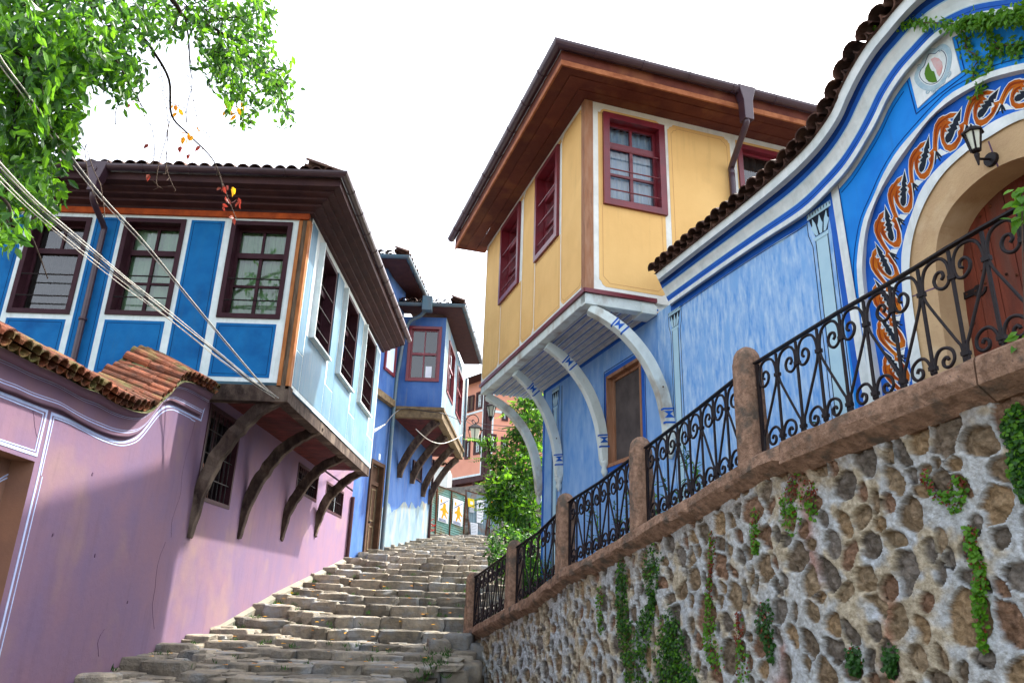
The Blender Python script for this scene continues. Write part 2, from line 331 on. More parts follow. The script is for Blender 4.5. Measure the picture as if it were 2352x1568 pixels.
def tilerow(mb,path,out,slope,rows,m,sp=.17,r=.085,L=.36,drop=0,jit=.012,convex_only=False,overlap=.28):
    """tiles laid along a 3D eave path; out = horizontal direction the slope faces"""
    path=[V(p) for p in path]; out=V(out).normalized(); seg=[0]
    for a,b in zip(path,path[1:]): seg.append(seg[-1]+(b-a).length)
    n=int(seg[-1]/sp); i=0
    for q in range(n+1):
        d=min(q*sp,seg[-1]-1e-6)
        while seg[i+1]<d: i+=1
        t=(d-seg[i])/(seg[i+1]-seg[i]); p=path[i].lerp(path[i+1],t); tg=(path[i+1]-path[i]).normalized()
        ax=(-out*math.cos(slope)+V((0,0,1))*math.sin(slope)); ax=(ax-tg*ax.dot(tg)).normalized(); nm=ax.cross(tg); 
        if nm.z<0: nm=-nm
        for rw in range(rows):
            j=V((random.gauss(0,jit*.5),random.gauss(0,jit*.5),random.gauss(0,jit*.4)))
            tile(mb,p+ax*(rw*overlap)+nm*(.05+rw*.004)+j-ax*random.uniform(0,jit*1.5),ax,tg,nm,L,r*random.uniform(.94,1.05),m)
            if not convex_only: tile(mb,p+tg*sp/2+ax*(rw*overlap+.02)+nm*(.035)+j-nm*.05,ax,tg,nm,L,r*.95,m,False)
def gutterrun(mb,path,r,m,clips=True,out=None,k=8):
    path=[V(p) for p in path]; fs=[];vs=[]
    n=len(path); up=V((0,0,1))
    for i in range(n):
        t1=(path[i]-path[i-1]).normalized() if i else (path[1]-path[0]).normalized()
        t2=(path[i+1]-path[i]).normalized() if i<n-1 else t1
        s=((t1+t2).normalized()).cross(up).normalized(); kk=1/max(.4,(s.dot(t1.cross(up).normalized())))
        for j in range(k+1):
            g=math.pi*j/k; vs.append(path[i]+s*(math.cos(g)*r*kk)-up*math.sin(g)*r*1.1)
        for j in range(k+1):
            g=math.pi*(k-j)/k; vs.append(path[i]+s*(math.cos(g)*(r-.008)*kk)-up*math.sin(g)*(r*1.1-.008))
    w=2*(k+1)
    for i in range(n-1):
        for j in range(w): j2=(j+1)%w; fs.append((i*w+j,i*w+j2,(i+1)*w+j2,(i+1)*w+j))
    fs.append(tuple(range(w))); fs.append(tuple((n-1)*w+j for j in range(w))[::-1])
    mb.mesh(vs,fs,m)
    for a,b in zip(path,path[1:]):
        L=(b-a).length; t=(b-a).normalized(); s=t.cross(up).normalized()
        for q in range(1,int(L/.75)+1):
            c=a+t*(q*.75-.2); pp=[c+s*(math.cos(math.pi*j/6)*(r+.006))-up*math.sin(math.pi*j/6)*(r*1.1+.006) for j in range(7)]
            mb.beam(pp,.02,.008,t,m)
        if out is not None:
            pass
def leafat(vs,fs,P,d,n,L,W):
    """pointed, slightly folded leaf; d direction, n normal"""
    s=d.cross(n).normalized(); b=len(vs); f=n*(-.12*L)
    vs+= [P,P+d*L*.35+s*W*.5-f*.6,P+d*L*.72+s*W*.36-f*.4,P+d*L+f*.5,P+d*L*.72-s*W*.36-f*.4,P+d*L*.35-s*W*.5-f*.6,P+d*L*.5]
    fs+= [(b,b+1,b+6),(b+1,b+2,b+6),(b+2,b+3,b+6),(b+3,b+4,b+6),(b+4,b+5,b+6),(b+5,b,b+6)]
def rv(s=1): return V((random.gauss(0,s),random.gauss(0,s),random.gauss(0,s)))
def leaves(mb,spots,m,L,W,droop=.5,per=1,spread=.05,up=.3):
    vs=[];fs=[]
    for p in spots:
        for _ in range(per):
            d=(rv(1)+V((0,0,-droop*2))).normalized(); n=(rv(1)+V((0,0,up*2))); n=(n-d*n.dot(d)).normalized(); k=random.uniform(.65,1.2)
            leafat(vs,fs,V(p)+rv(spread),d,n,L*k,W*k)
    mb.mesh(vs,fs,m)
def spiral(c,r0,r1,a0,turns,k=18): return [(c[0]+(r0+(r1-r0)*i/k)*math.cos(a0+turns*2*math.pi*i/k),c[1]+(r0+(r1-r0)*i/k)*math.sin(a0+turns*2*math.pi*i/k)) for i in range(k+1)]
# ------------------------------------------------------------ windows and panels
def panel(mb,fr,a,b,c,d,m,line,n0=0,n1=.004,notch=0,ins=.05,lw=.008,closed=True):
    if a>b:a,b=b,a
    if notch:
        k=notch; q=[]
        for (x,y,sx,sy,a0) in ((a,c,1,1,0),(b,c,-1,1,90),(b,d,-1,-1,180),(a,d,1,-1,270)):
            st=[(x+sx*k,y),(x+sx*k*.8,y+sy*k*.35),(x+sx*k*.35,y+sy*k*.5),(x+sx*k*.25,y+sy*k*.85),(x,y+sy*k)]
            q+= st if a0 in(90,270) else st[::-1]
        uv=q
    else: uv=[(a,c),(b,c),(b,d),(a,d)]
    mb.fpoly(fr,uv,n0,n1,m)
    if line: 
        cx,cy=(a+b)/2,(c+d)/2; i=[(x+(ins if x<cx else -ins),y+(ins if y<cy else -ins)) for x,y in uv]
        mb.ribbon(fr,i,lw,n1,n1+.002,line,closed=True)
def window(parent,fr,a,b,c,d,cas,cw=.09,depth=.2,proud=.03,bars=3,curt=None,muntin=True,glass='glass',barm='iron',upper=.27,sash=.045,open_low=False,lab=None,cols=2,lowrows=2,sm=None):
    sm=sm or cas
    mb=MB(); rectframe(mb,fr,a,b,c,d,cw,-depth,proud,M[cas]); w=mb.build('window',parent)
    if lab: w['label']=lab
    a1,b1,c1_,d1=a+cw,b-cw,c+cw,d-cw
    s=MB(); rectframe(s,fr,a1,b1,c1_,d1,sash,-depth,-depth+.05,M[sm])
    a2,b2,c2_,d2=a1+sash,b1-sash,c1_+sash,d1-sash; H=d2-c2_; tr=d2-H*upper
    if muntin:
        s.fbox(fr,a2,b2,tr-.045,tr+.045,-depth+.003,-depth+.07,M[sm])
        um=[a2+(b2-a2)*i/cols for i in range(1,cols)]
        for u in um: 
            s.fbox(fr,u-.02,u+.02,tr+.045,d2,-depth+.004,-depth+.045,M[sm])
            if not open_low: s.fbox(fr,u-.025,u+.025,c2_,tr-.045,-depth+.004,-depth+.045,M[sm])
        if not open_low:
            for r in range(1,lowrows):
                v=c2_+(tr-.045-c2_)*r/lowrows; s.fbox(fr,a2,b2,v-.02,v+.02,-depth+.006,-depth+.041,M[sm])
    s.build('sash',w)
    g=MB(); g.face([fr(a2,c2_,-depth+.02),fr(b2,c2_,-depth+.02),fr(b2,d2,-depth+.02),fr(a2,d2,-depth+.02)],M[glass]); g.build('pane',w)
    if curt:
        k=MB(); n=24; 
        for i in range(n):
            x0=a1+(b1-a1)*i/n; x1=a1+(b1-a1)*(i+1)/n; o0=-depth-.07+.02*math.sin(i*1.9); o1=-depth-.07+.02*math.sin((i+1)*1.9)
            k.face([fr(x0,c1_,o0),fr(x1,c1_,o1),fr(x1,d1,o1),fr(x0,d1,o0)],M[curt])
        k.build('curtain',w)
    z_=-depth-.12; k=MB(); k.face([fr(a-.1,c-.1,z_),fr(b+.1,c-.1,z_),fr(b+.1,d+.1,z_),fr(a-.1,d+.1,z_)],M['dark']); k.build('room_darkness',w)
    for i in range(bars):
        v=c2_+ (H*(1-upper))*(.18+.36*i) if bars<=2 else c2_+(H)*(.1+.27*i)
        t=MB(); t.tube([fr(a+cw*.6,v,proud*.2),fr(b-cw*.6,v,proud*.2)],.012,M[barm],6); t.build('bar',w)
    return w
# ============================================================ LEFT BLUE HOUSE
LH=thing('blue_house','deep blue house with white edged panels jutting over a mauve ground floor','house',(-4.6,11,0))
ZB,ZT=3.02,5.80
fw=[(-4.66,-3.66,4.05,5.75),(-6.41,-5.41,4.04,5.74),(-7.95,-6.96,4.02,5.72),(-9.6,-8.6,4.02,5.72)]
mb=MB(); wall(mb,FL,-12.5,-3.56,ZB,ZT,fw,M['white'],rev=.22,mrev=M['casing'])
def pcol(a,b): panel(mb,FL,a,b,ZB+.07,ZT-.06,M['lblue'],M['lblueline'])
pcol(-5.33,-4.78); pcol(-6.90,-6.49); pcol(-8.52,-8.03); pcol(-10.3,-9.7)
for a,b,c,d in fw: panel(mb,FL,a+.02,b-.04,ZB+.07,c-.085,M['lblue'],M['lblueline'])
mb.build('front_wall',LH)
for i,(a,b,c,d) in enumerate(fw):
    window(LH,FL,a,b,c,d,'casing',cw=.075,depth=.2,proud=.025,bars=2,curt='curtain' if i in(0,1) else 'blind',upper=.30,open_low=(i>=2))
# corner post and trims
def sub(name,parent,fn,**k):
    m=MB(); fn(m); return m.build(name,parent,**k)
sub('corner_post',LH,lambda m:m.fbox(FL,-3.50,-3.385,2.95,ZT+.04,-.12,.012,M['oak']))
sub('corner_trim',LH,lambda m:(m.fbox(FL,-3.56,-3.502,2.95,ZT-.02,-.05,.03,M['orangewood'])))
sub('corner_trim',LH,lambda m:(m.fbox(FL,-3.425,-3.37,2.92,ZT-.02,-.10,.03,M['orangewood'])))
sub('head_board',LH,lambda m:m.fbox(FL,-12.5,-3.40,ZT,ZT+.10,-.02,.05,M['redband']))
# side wall
sw=[(11.77,13.02,4.06,5.77),(13.83,15.21,4.05,5.80),(16.03,17.5,4.05,5.84)]
mb=MB(); wall(mb,SL,11.1,18.35,2.95,5.95,sw,M['white'],rev=.22,mrev=M['casing'])
def sp(a,b,c,d): panel(mb,SL,a,b,c,d,M['lside'],None)
for a,b in ((11.16,11.50),(13.16,13.72),(15.33,15.92),(17.62,18.28)): sp(a,b,3.62,5.86)
for a,b in ((11.16,11.52),(11.55,13.06),(13.09,13.70),(13.73,15.25),(15.28,15.9),(15.93,17.5),(17.53,18.28)): sp(a,b,3.03,4.0 if (b-a)>1 else 3.60)
mb.build('side_wall',LH)
for i,(a,b,c,d) in enumerate(sw):
    w=window(LH,SL,a,b,c,d,'casing',cw=.07,depth=.2,proud=.03,bars=3,curt=None,upper=.3)
    m=MB(); m.fbox(SL,a-.035,a,c-.035,d,0,.09,M['white']); m.fbox(SL,a,b+.035,c-.035,c,0,.09,M['white']); m.fbox(SL,b,b+.03,c,d,0,.05,M['lside']); m.build('outer_casing',w)
sub('far_end_wall',LH,lambda m:m.box((-3.39,18.35,2.95),(-5,0,0),(0,.1,0),(0,0,2.95),M['lside']))
# eaves: stepped boards, mitred round the corner
prof=[(-.02,5.90),(.06,5.90),(.06,5.94),(.20,5.96),(.20,6.00),(.32,6.02),(.32,6.06),(.44,6.08),(.44,6.11),(.56,6.13),(.56,6.26)]
def ecorner(o,z): return [V((-12.5,11-o,z)),V((-3.38+o,11-o,z)),V((-3.38+o*1.0,18.6,z+.12))]
mb=MB()
for i,((o0,z0),(o1,z1_)) in enumerate(zip(prof,prof[1:])):
    A=ecorner(o0,z0);B=ecorner(o1,z1_)
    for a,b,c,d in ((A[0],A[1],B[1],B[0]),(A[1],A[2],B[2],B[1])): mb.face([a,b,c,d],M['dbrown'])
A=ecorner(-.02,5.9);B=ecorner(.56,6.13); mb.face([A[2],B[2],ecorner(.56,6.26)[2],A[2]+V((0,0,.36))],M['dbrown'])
mb.build('eave_boards',LH)
mb=MB(); rz=lambda o:6.26+.0*o
g=[V((-12.5,10.36,6.33)),V((-2.76,10.36,6.33)),V((-2.74,18.75,6.44))]
gutterrun(mb,g,.075,M['gutter']); mb.build('gutter',LH,smooth=False)
# roof plane + tiles
mb=MB(); e0,e1,e2=V((-12.5,10.42,6.30)),V((-2.84,10.42,6.30)),V((-2.84,18.72,6.42)); r1=V((-6.6,14.2,7.55)); r0=V((-12.5,14.2,7.55)); r2=V((-6.6,18.7,7.6))
mb.face([e0,e1,r1,r0],M['tiledk']); mb.face([e1,e2,r2,r1],M['tiledk'])
for a,b,c in ((e1,e2,None),): mb.face([e2,r2,V((-6.6,18.7,6.3)),V((-2.9,18.7,6.3))],M['dbrown'])
tilerow(mb,[(-12.4,10.42,6.33),(-2.92,10.42,6.33)],(0,-1,0),.33,2,M['tiledk'],sp=.2,r=.095)
tilerow(mb,[(-2.84,10.5,6.33),(-2.84,18.6,6.44)],(1,0,0),.33,2,M['tiledk'],sp=.2,r=.09)
mb.build('roof',LH)
# rainwater hopper and downpipe
h=FL.px(c2(615,130),.6); hu=FL.px(c2(615,130),.64)[0]
mb=MB()
pr=[(-.16,6.36),(.16,6.36),(.14,6.24),(.10,6.08),(.065,6.00),(.065,5.84),(-.065,5.84),(-.065,6.00),(-.10,6.08),(-.14,6.24)]
mb.fpoly(FL,[(hu+x,z) for x,z in pr],.55,.72,M['gutter'])
mb.fpoly(FL,[(hu-.03,6.22),(hu,6.27),(hu+.03,6.22),(hu,6.15)],.72,.735,M['gutter']); mb.build('rain_hopper',LH,bev=.006)
pu=FL.px(c2(590,760),.08)[0]; mb=MB()
mb.tube(cr([FL(hu,5.9,.63),FL(hu,5.74,.60),FL(hu*.5+pu*.5,5.62,.34),FL(pu,5.5,.09),FL(pu,5.2,.08),FL(pu,2.3,.08)],6),.046,M['gutter'],10)
for z in (5.0,3.9): mb.tube([FL(pu,z,.08),FL(pu,z+.04,.08)],.064,M['gutter'],10)
mb.build('downpipe',LH,smooth=True)
# floor beams, soffit
sub('floor_beam',LH,lambda m:(m.box((-12.5,10.97,2.72),(9.14,0,0),(0,.2,0),(0,0,.25),M['bracketw'])))
sub('floor_beam',LH,lambda m:(m.box((-3.6,11.17,2.74),(.2,0,0),(0,7.2,0),(0,0,.2),M['bracketw'])))
mb=MB()
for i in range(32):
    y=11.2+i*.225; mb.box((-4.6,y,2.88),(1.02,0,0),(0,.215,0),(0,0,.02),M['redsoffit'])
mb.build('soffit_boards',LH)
# lower mauve wall with openings
def zy(c,x,y): return PF.px(c(x,y))
lw=[]
q=[c5(930,330),c5(1035,560),c5(975,838),c5(850,770)]
P=[PF.px(p) for p in q]
lw.append((.18,1.62,1.27,2.72))
uA=PF.px(f2(1215,-50))[0]
lw.append((5.4,7.3,2.08,2.72)); lw.append((8.15,10.3,2.0,2.72))
lz=(-3,2.95)
mb=MB(); wall(mb,PF,0,11.5,-1.6,2.95,lw,M['purple'],rev=.22,mrev=M['casing']); mb.face([PF(11.5,-1.6),PF(11.5,2.95),PF(11.5,2.95,-.5),PF(11.5,-1.6,-.5)],M['purple'])
mb.face([PF(7.3,2.9,0),PF(11.5,2.9,0),PF(11.5,5.9,0),PF(7.3,5.9,0)],M['purple'])
mb.build('ground_floor_wall',LH)
def barred(a,b,c,d,lab=None):
    m=MB(); rectframe(m,PF,a,b,c,d,.06,-.2,.012,M['casing']); w=m.build('ground_floor_window',LH); 
    if lab: w['label']=lab
    m=MB(); m.face([PF(a+.06,c+.06,-.17),PF(b-.06,c+.06,-.17),PF(b-.06,d-.06,-.17),PF(a+.06,d-.06,-.17)],M['glass']); m.build('pane',w)
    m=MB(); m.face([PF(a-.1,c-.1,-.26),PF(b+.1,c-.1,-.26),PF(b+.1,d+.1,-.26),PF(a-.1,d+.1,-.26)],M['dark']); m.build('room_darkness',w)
    m=MB(); rectframe(m,PF,a+.06,b-.06,c+.06,d-.06,.05,-.19,-.15,M['casing']); u=(a+b)/2; m.fbox(PF,u-.025,u+.025,c+.1,d-.1,-.19,-.15,M['casing']); m.build('sash',w)
    m=MB(); k=max(3,int((b-a)/.17))
    for i in range(1,k): u=a+(b-a)*i/k; m.tube([PF(u,c+.05,-.04),PF(u,d-.05,-.04)],.009,M['iron'],5)
    k=max(2,int((d-c)/.3))
    for i in range(1,k): v=c+(d-c)*i/k; m.tube([PF(a+.05,v,-.04),PF(b-.05,v,-.04)],.009,M['iron'],5)
    m.build('iron_grille',w)
barred(*lw[0]); barred(*lw[1]); barred(*lw[2])
# plinth along the foot of the mauve wall
def gz(y):  # street level
    pts=[(-30,-4.),(5,-1.9),(9.1,-1.0),(13,-.75),(16,-.2),(19,.25),(22,.72),(25,1.25),(30,1.92),(36,2.6),(45,3.4),(90,4.5)]
    for (a,za),(b,zb) in zip(pts,pts[1:]):
        if y<=b: return za+(zb-za)*(y-a)/(b-a)
    return pts[-1][1]
mb=MB(); ys=[12.6+i*.45 for i in range(22)]
for a,b in zip(ys,ys[1:]):
    k0=.02+min(.09,(a-12.6)*.03); k1=.02+min(.09,(b-12.6)*.03)
    A=[(-4.6,a,gz(a)-.4),(-4.6+k0,a,gz(a)-.4),(-4.6+k0,a,gz(a)+.17),(-4.6,a,gz(a)+.22)]; B=[(-4.6,b,gz(b)-.4),(-4.6+k1,b,gz(b)-.4),(-4.6+k1,b,gz(b)+.17),(-4.6,b,gz(b)+.22)]
    for j in (1,2): mb.face([A[j],B[j],B[j+1 if j<3 else 0],A[j+1 if j<3 else 0]],M['plinth'])
mb.build('plinth',LH)
# curved brackets
for i,(q,yt) in enumerate((((425,1232),11.15),((548,1235),13.4),((645,1240),16.0),((722,1232),18.2))):
    u,z=PF.px(q); y0=11+u; y0=y0 if i else 11.2; zt=2.84
    pth=cr([(-4.62,y0,z),(-4.54,y0,z+.28*(zt-z)),(-4.37,(y0+yt)/2,z+.54*(zt-z)),(-4.10,(y0+yt)/2,z+.76*(zt-z)),(-3.78,yt,z+.91*(zt-z)),(-3.44,yt,zt)],5)
    n=len(pth); pth=[V(p)+V((random.gauss(0,.006),random.gauss(0,.01),random.gauss(0,.006))) for p in pth]
    mb=MB(); hh=[.12+.08*min(1,k/(n*.35))-.05*max(0,k/n-.6)/.4 for k in range(n)]
    mb.beam(pth,.15,hh,(0,1,0),M['bracketw']); mb.build('bracket',LH,merge=True,bev=.015)
sub('brown_drainpipe',LH,lambda m:(m.tube([PF(11.28,.75,.07),PF(11.28,2.72,.07)],.06,M['dbrown'],10),m.tube([PF(11.28,.80,.07),PF(11.18,.68,.26)],.062,M['dbrown'],10)))
# ============================================================ MAUVE GARDEN WALL
GP=thing('garden_wall','mauve plastered garden wall with wavy tiled coping and pale blue painted lines in the left foreground','wall',PN(-3,-1,0))
T5=[(-800,-160),(-400,40),(-150,160),(0,220),(130,285),(270,360),(400,420),(560,490),(700,560),(850,640),(1000,690),(1150,785),(1280,850),(1400,890),(1490,900),(1560,875),(1640,800),(1700,745),(1760,690),(1820,620),(1890,580),(1980,588),(2080,632),(2180,690),(2235,722)]
G5=[(-800,180),(-400,390),(-150,550),(0,650),(180,715),(350,790),(500,840),(650,890),(800,980),(930,1050),(1060,1110),(1200,1155),(1330,1167),(1410,1145),(1460,1115),(1530,1050),(1590,970),(1640,900),(1700,825),(1750,795),(1790,790),(1850,815),(1920,850),(2000,892),(2092,940)]
Tc=cr([z5(*p) for p in T5],4); Gc=cr([z5(*p) for p in G5],4)
def loft(mb,fr,A,B,lines):
    """lines: (fraction, n, material of band that starts here)"""
    rows=[[fr.P((a[0]+(b[0]-a[0])*f,a[1]+(b[1]-a[1])*f),n) for a,b in zip(A,B)] for f,n,_ in lines]
    for r0_,r1_,(f,n,m) in zip(rows,rows[1:],lines):
        for i in range(len(r0_)-1): mb.face([r0_[i],r1_[i],r1_[i+1],r0_[i+1]],m)
    return rows
mb=MB()
PD=M['purpledk']; PL=M['paleline']
rows=loft(mb,PN,Tc,Gc,[(0,.17,PD),(.16,.155,PD),(.26,.10,PD),(.30,.07,PD),(.31,.065,PL),(.325,.065,PD),(.37,.06,PL),(.38,.06,PD),(.78,.05,PL),(.80,.05,PD),(.845,.05,PL),(.875,.05,PD),(.96,.05,PD),(1.0,.045,PD),(1.03,.0,PD)])
mb.build('cornice',GP,smooth=True,merge=True)
# wall face below the groove
uvg=[PN.px(p) for p in Gc]; uT=[PN.px(p) for p in Tc]
niche=PN.pts(z5,[(-10,1306),(365,1425),(345,1568)])
nu=niche[1][0]; nv=niche[1][1]
mb=MB(); top=[(u,v) for u,v in uvg]+[(0,uvg[-1][1]+.03)]
# columns of quads so the niche can be cut
us=sorted({p[0] for p in top}|{nu}); 
def topv(u):
    for a,b in zip(top,top[1:]):
        if a[0]<=u<=b[0]: return a[1]+(b[1]-a[1])*(u-a[0])/max(1e-6,b[0]-a[0])
    return top[-1][1] if u>top[-1][0] else top[0][1]
for a,b in zip(us,us[1:]):
    if b<=nu+1e-6: mb.face([PN(a,nv),PN(b,nv),PN(b,topv(b)+.03),PN(a,topv(a)+.03)],M['purple'])
    else: mb.face([PN(a,-2.6),PN(b,-2.6),PN(b,topv(b)+.03),PN(a,topv(a)+.03)],M['purple'])
# end pilaster up to the coping
ez=uT[-1][1]; mb.face([PN(top[-2][0]-.3,topv(top[-2][0]-.3)-.1,-.002),PN(.0,1.2,-.002),PN(.0,ez,-.002),PN(top[-2][0]-.3,ez,-.002)],M['purple'])
mb.face([PN(0,-2.6),PN(0,-2.6,-.45),PN(0,ez,-.45),PN(0,ez)],M['purple'])
# niche reveal
a0=us[0]
mb.face([PN(nu,-2.6),PN(nu,nv),PN(nu,nv,-.22),PN(nu,-2.6,-.22)],M['niche']); mb.face([PN(a0,nv),PN(nu,nv),PN(nu,nv,-.22),PN(a0,nv,-.22)],M['niche'])
mb.build('wall_face',GP)
mb=MB(); mb.face([PN(a0,-2.6,-.2),PN(nu,-2.6,-.2),PN(nu,nv,-.2),PN(a0,nv,-.2)],M['niche'])
for off in (0,.055):
    pa=cr(PN.pts(c5,[(-120,760),(-60,712),(0,672),(60,642),(135,618)],-.2),4); vert=[(pa[-1][0],pa[-1][1]-k*.4) for k in range(1,9)]
    mb.ribbon(PN,[(u-off,v-off) for u,v in pa+vert],.012,-.2,-.195,M['paleline'])
mb.build('recessed_door_panel',GP)
# painted lines on the face
mb=MB()
def pline(l,w,closed=False,s=True,c=z5): 
    uv=PN.pts(c,l,0)
    mb.ribbon(PN,uv,w,0,.004,M['paleline'],closed)
curve=[(700,985),(850,1060),(1000,1140),(1150,1200),(1280,1222),(1400,1190),(1470,1135),(1540,1050),(1600,970),(1660,900),(1720,858),(1790,848),(1850,870),(1980,935),(2100,995)]
lw1=cr([(540,925)]+curve,4); pline([(400,1568),(470,1250)]+lw1+[(2120,920),(2140,855)],.028)
lw2=[(x+ (8 if x<2000 else -10),y+35) for x,y in lw1]; pline([(425,1568),(495,1262),(562,965)]+lw2[3:-2],.012)
pline([(-20,700),(490,900),(380,1358),(-20,1222)],.026); pline([(-20,735),(452,925),(362,1312),(-20,1188)],.011)
v0=PN.px(z5(400,1568)); 
pl2=[(400,1568)]; uvl=[v0,(v0[0]-.02,-2.4)]; mb.ribbon(PN,uvl,.028,0,.004,M['paleline']); uvl=[(v0[0]+.07,v0[1]),(v0[0]+.05,-2.4)]; mb.ribbon(PN,uvl,.012,0,.004,M['paleline'])
mb.build('painted_lines',GP)
mb=MB()
def jag(fr,l,c,w,n=0,m='crack'):
    uv=cr(fr.pts(c,l,n),5); uv=[(u+random.gauss(0,.006),v) for u,v in uv]; mb.ribbon(fr,uv,[w*random.uniform(.5,1.3) for _ in uv],n,n+.0025,M[m])
jag(PN,[(855,420),(835,500),(800,640),(790,740),(755,850),(750,930)],c5,.004); jag(PN,[(725,950),(690,1050),(680,1150),(668,1230),(675,1330)],c5,.006); jag(PN,[(458,1330),(430,1380),(432,1450)],c5,.006); jag(PN,[(145,370),(150,430),(165,500)],c5,.004)
for x,y in ((404,655),(558,1213),(941,905),(945,993),(231,918),(857,1245),(415,1010),(960,1075)):
    uv=PN.px(c5(x,y)); 
    if uv[0]<-.05: mb.fpoly(PN,[(uv[0]+.014*math.cos(g)*random.uniform(.6,1.4),uv[1]+.02*math.sin(g)*random.uniform(.6,1.4)) for g in (0,1,2,3,4,5)],0,.006,M['crack'])
mb.build('cracks_and_pits',GP)
# tiled coping
mb=MB(); P3=[PN(u,v,.22) for u,v in [PN.px(p,.17) for p in Tc]]
tilerow(mb,[p+V((0,0,.02)) for p in P3],PN.n,.42,3,M['tile'],sp=.155,r=.082,L=.30,overlap=.22,jit=.016)
mb.build('coping_tiles',GP)
mb=MB(); vs=[];fs=[]; w=8
for i,p in enumerate(P3):
    for j in range(w):
        g=math.pi*j/(w-1); q=p-PN.n*(.56+.24*math.cos(g))+V((0,0,.21+.15*math.sin(g)))+V((0,0,.035*noise.noise(V((p.y*5,j,0)))))
        vs.append(q)
for i in range(len(P3)-1):
    for j in range(w-1): fs.append((i*w+j,i*w+j+1,(i+1)*w+j+1,(i+1)*w+j))
mb.mesh(vs,fs,M['moss'])
for i in range(len(P3)-1): mb.face([P3[i]-V((0,0,.02)),P3[i+1]-V((0,0,.02)),P3[i+1]-PN.n*.6+V((0,0,.22)),P3[i]-PN.n*.6+V((0,0,.22))],M['moss'])
mb.build('mossy_ridge',GP,smooth=True)
mb=MB(); rt=[P3[k] for k in range(2,len(P3)-2,1)]
seg=0
for k in range(3,len(P3)-3,2):
    tg=(P3[k+1]-P3[k]).normalized(); 
    tile(mb,P3[k]-PN.n*.58+V((0,0,.30)),tg,tg.cross(V((0,0,1))).normalized(),V((0,0,1)),.34,.085,M['tile'])
mb.build('ridge_tiles',GP)
# ============================================================ YELLOW HOUSE
YH=thing('yellow_house','ochre yellow house with burgundy windows jutting out on white curved brackets','house',(CC[0],CC[1],0))
yz0,yz1=4.06,7.14
uS=lambda x,y:YS.px(c1b(x,y))[0]
uR=lambda x,y:YR.px(c1b(x,y))[0]
LE=5.30
s1,s2,s3,s4,s5=uS(706,1000),uS(560,1150),uS(486,1250),uS(370,1350),uS(286,1330)
wA=(uS(697,900),uS(566,1100)); wB=(uS(474,1200),uS(366,1350))
vA=(YS.px(c1b(560,1360))[1],YS.px(c1b(700,680))[1]); vB=(vA[0],vA[1])
mb=MB(); sw=[(wA[0],wA[1],vA[0],vA[1]),(wB[0],wB[1],vA[0],vA[1])]
wall(mb,YS,.03,LE,yz0,yz1,sw,M['ywhite'],rev=.2)
Y=M['yellow']; YL=M['yline']
for a,b in ((.07,s1-.02),(s2+.02,s3-.02),(s4+.02,LE-.06)): panel(mb,YS,a,b,yz0+.07,yz1-.07,Y,YL,notch=.09,ins=.04,lw=.006)
for a,b in ((s1+.02,s2-.02),(s3+.02,s4-.02)):
    panel(mb,YS,a,b,yz0+.07,vA[0],Y,YL,notch=.0,ins=.04,lw=.006); panel(mb,YS,a,b,vA[1],yz1-.07,Y,None)
mb.build('side_wall',YH)
for (a,b,c,d) in sw: window(YH,YS,a,b,c,d,'burg',cw=.09,depth=.16,proud=.05,bars=3,curt='blind',upper=.27,barm='burg')
r1,r2=uR(1302,800),uR(1690,850)
rwA=(uR(941,760),uR(1296,840),YR.px(c1b(942,1022))[1],YR.px(c1b(936,500))[1]); 
rwB=(uR(1712,800),uR(2080,800),rwA[2],rwA[3])
m3=MB(); wall(m3,YR,.09,6.2,yz0-.06,yz1,[rwA,rwB],M['ywhite'],rev=.2)
def cutpanel(a,b,hole,notch):
    # yellow frame pieces round a window
    c,d=yz0+.07,yz1-.09; h=hole
    if notch:
        k=.1; m3.fpoly(YR,[(a,c+k),(a+k*.3,c+k*.8),(a+k*.5,c+k*.3),(a+k,c),(b-k,c),(b-k*.5,c+k*.3),(b-k*.3,c+k*.8),(b,c+k),(b,h[2]),(a,h[2])],0,.004,Y)
        m3.fpoly(YR,[(a,h[3]),(b,h[3]),(b,d-k),(b-k*.3,d-k*.8),(b-k*.5,d-k*.3),(b-k,d),(a+k,d),(a+k*.5,d-k*.3),(a+k*.3,d-k*.8),(a,d-k)],0,.004,Y)
    else:
        m3.fbox(YR,a,b,c,h[2],0,.004,Y); m3.fbox(YR,a,b,h[3],d,0,.004,Y)
    if h[0]>a: m3.fbox(YR,a,h[0],h[2],h[3],0,.004,Y)
    if h[1]<b: m3.fbox(YR,h[1],b,h[2],h[3],0,.004,Y)
    m3.ribbon(YR,[(a+.06,h[2]-.02),(a+.06,c+.16),(a+.16,c+.06),(b-.16,c+.06),(b-.06,c+.16),(b-.06,h[2]-.02)],.006,.004,.006,YL)
cutpanel(.21,r1-.045,rwA,True); panel(m3,YR,r1+.05,r2-.04,yz0+.07,yz1-.09,Y,YL,notch=.1,ins=.06,lw=.006); cutpanel(r2+.07,rwB[1]+.3,rwB,False); panel(m3,YR,rwB[1]+.36,6.1,yz0+.07,yz1-.09,Y,YL,notch=.1,ins=.06,lw=.006)
m3.build('front_wall',YH)
window(YH,YR,*rwA,'burg',cw=.10,depth=.13,proud=.05,bars=3,curt='curtainb',upper=.27,barm='burg')
window(YH,YR,*rwB,'burg',cw=.08,depth=.10,proud=.04,bars=0,curt='blind',upper=.27,muntin=False,lab='burgundy window with a single blank screen')
sub('corner_post',YH,lambda m:(m.fbox(YR,-.012,.125,yz0-.05,yz1,-.12,.014,M['ypost'])),bev=.006)
sub('far_wall',YH,lambda m:(m.face([YS(LE,yz0),YS(LE,yz0,-5),YS(LE,yz1,-5),YS(LE,yz1)],Y)))
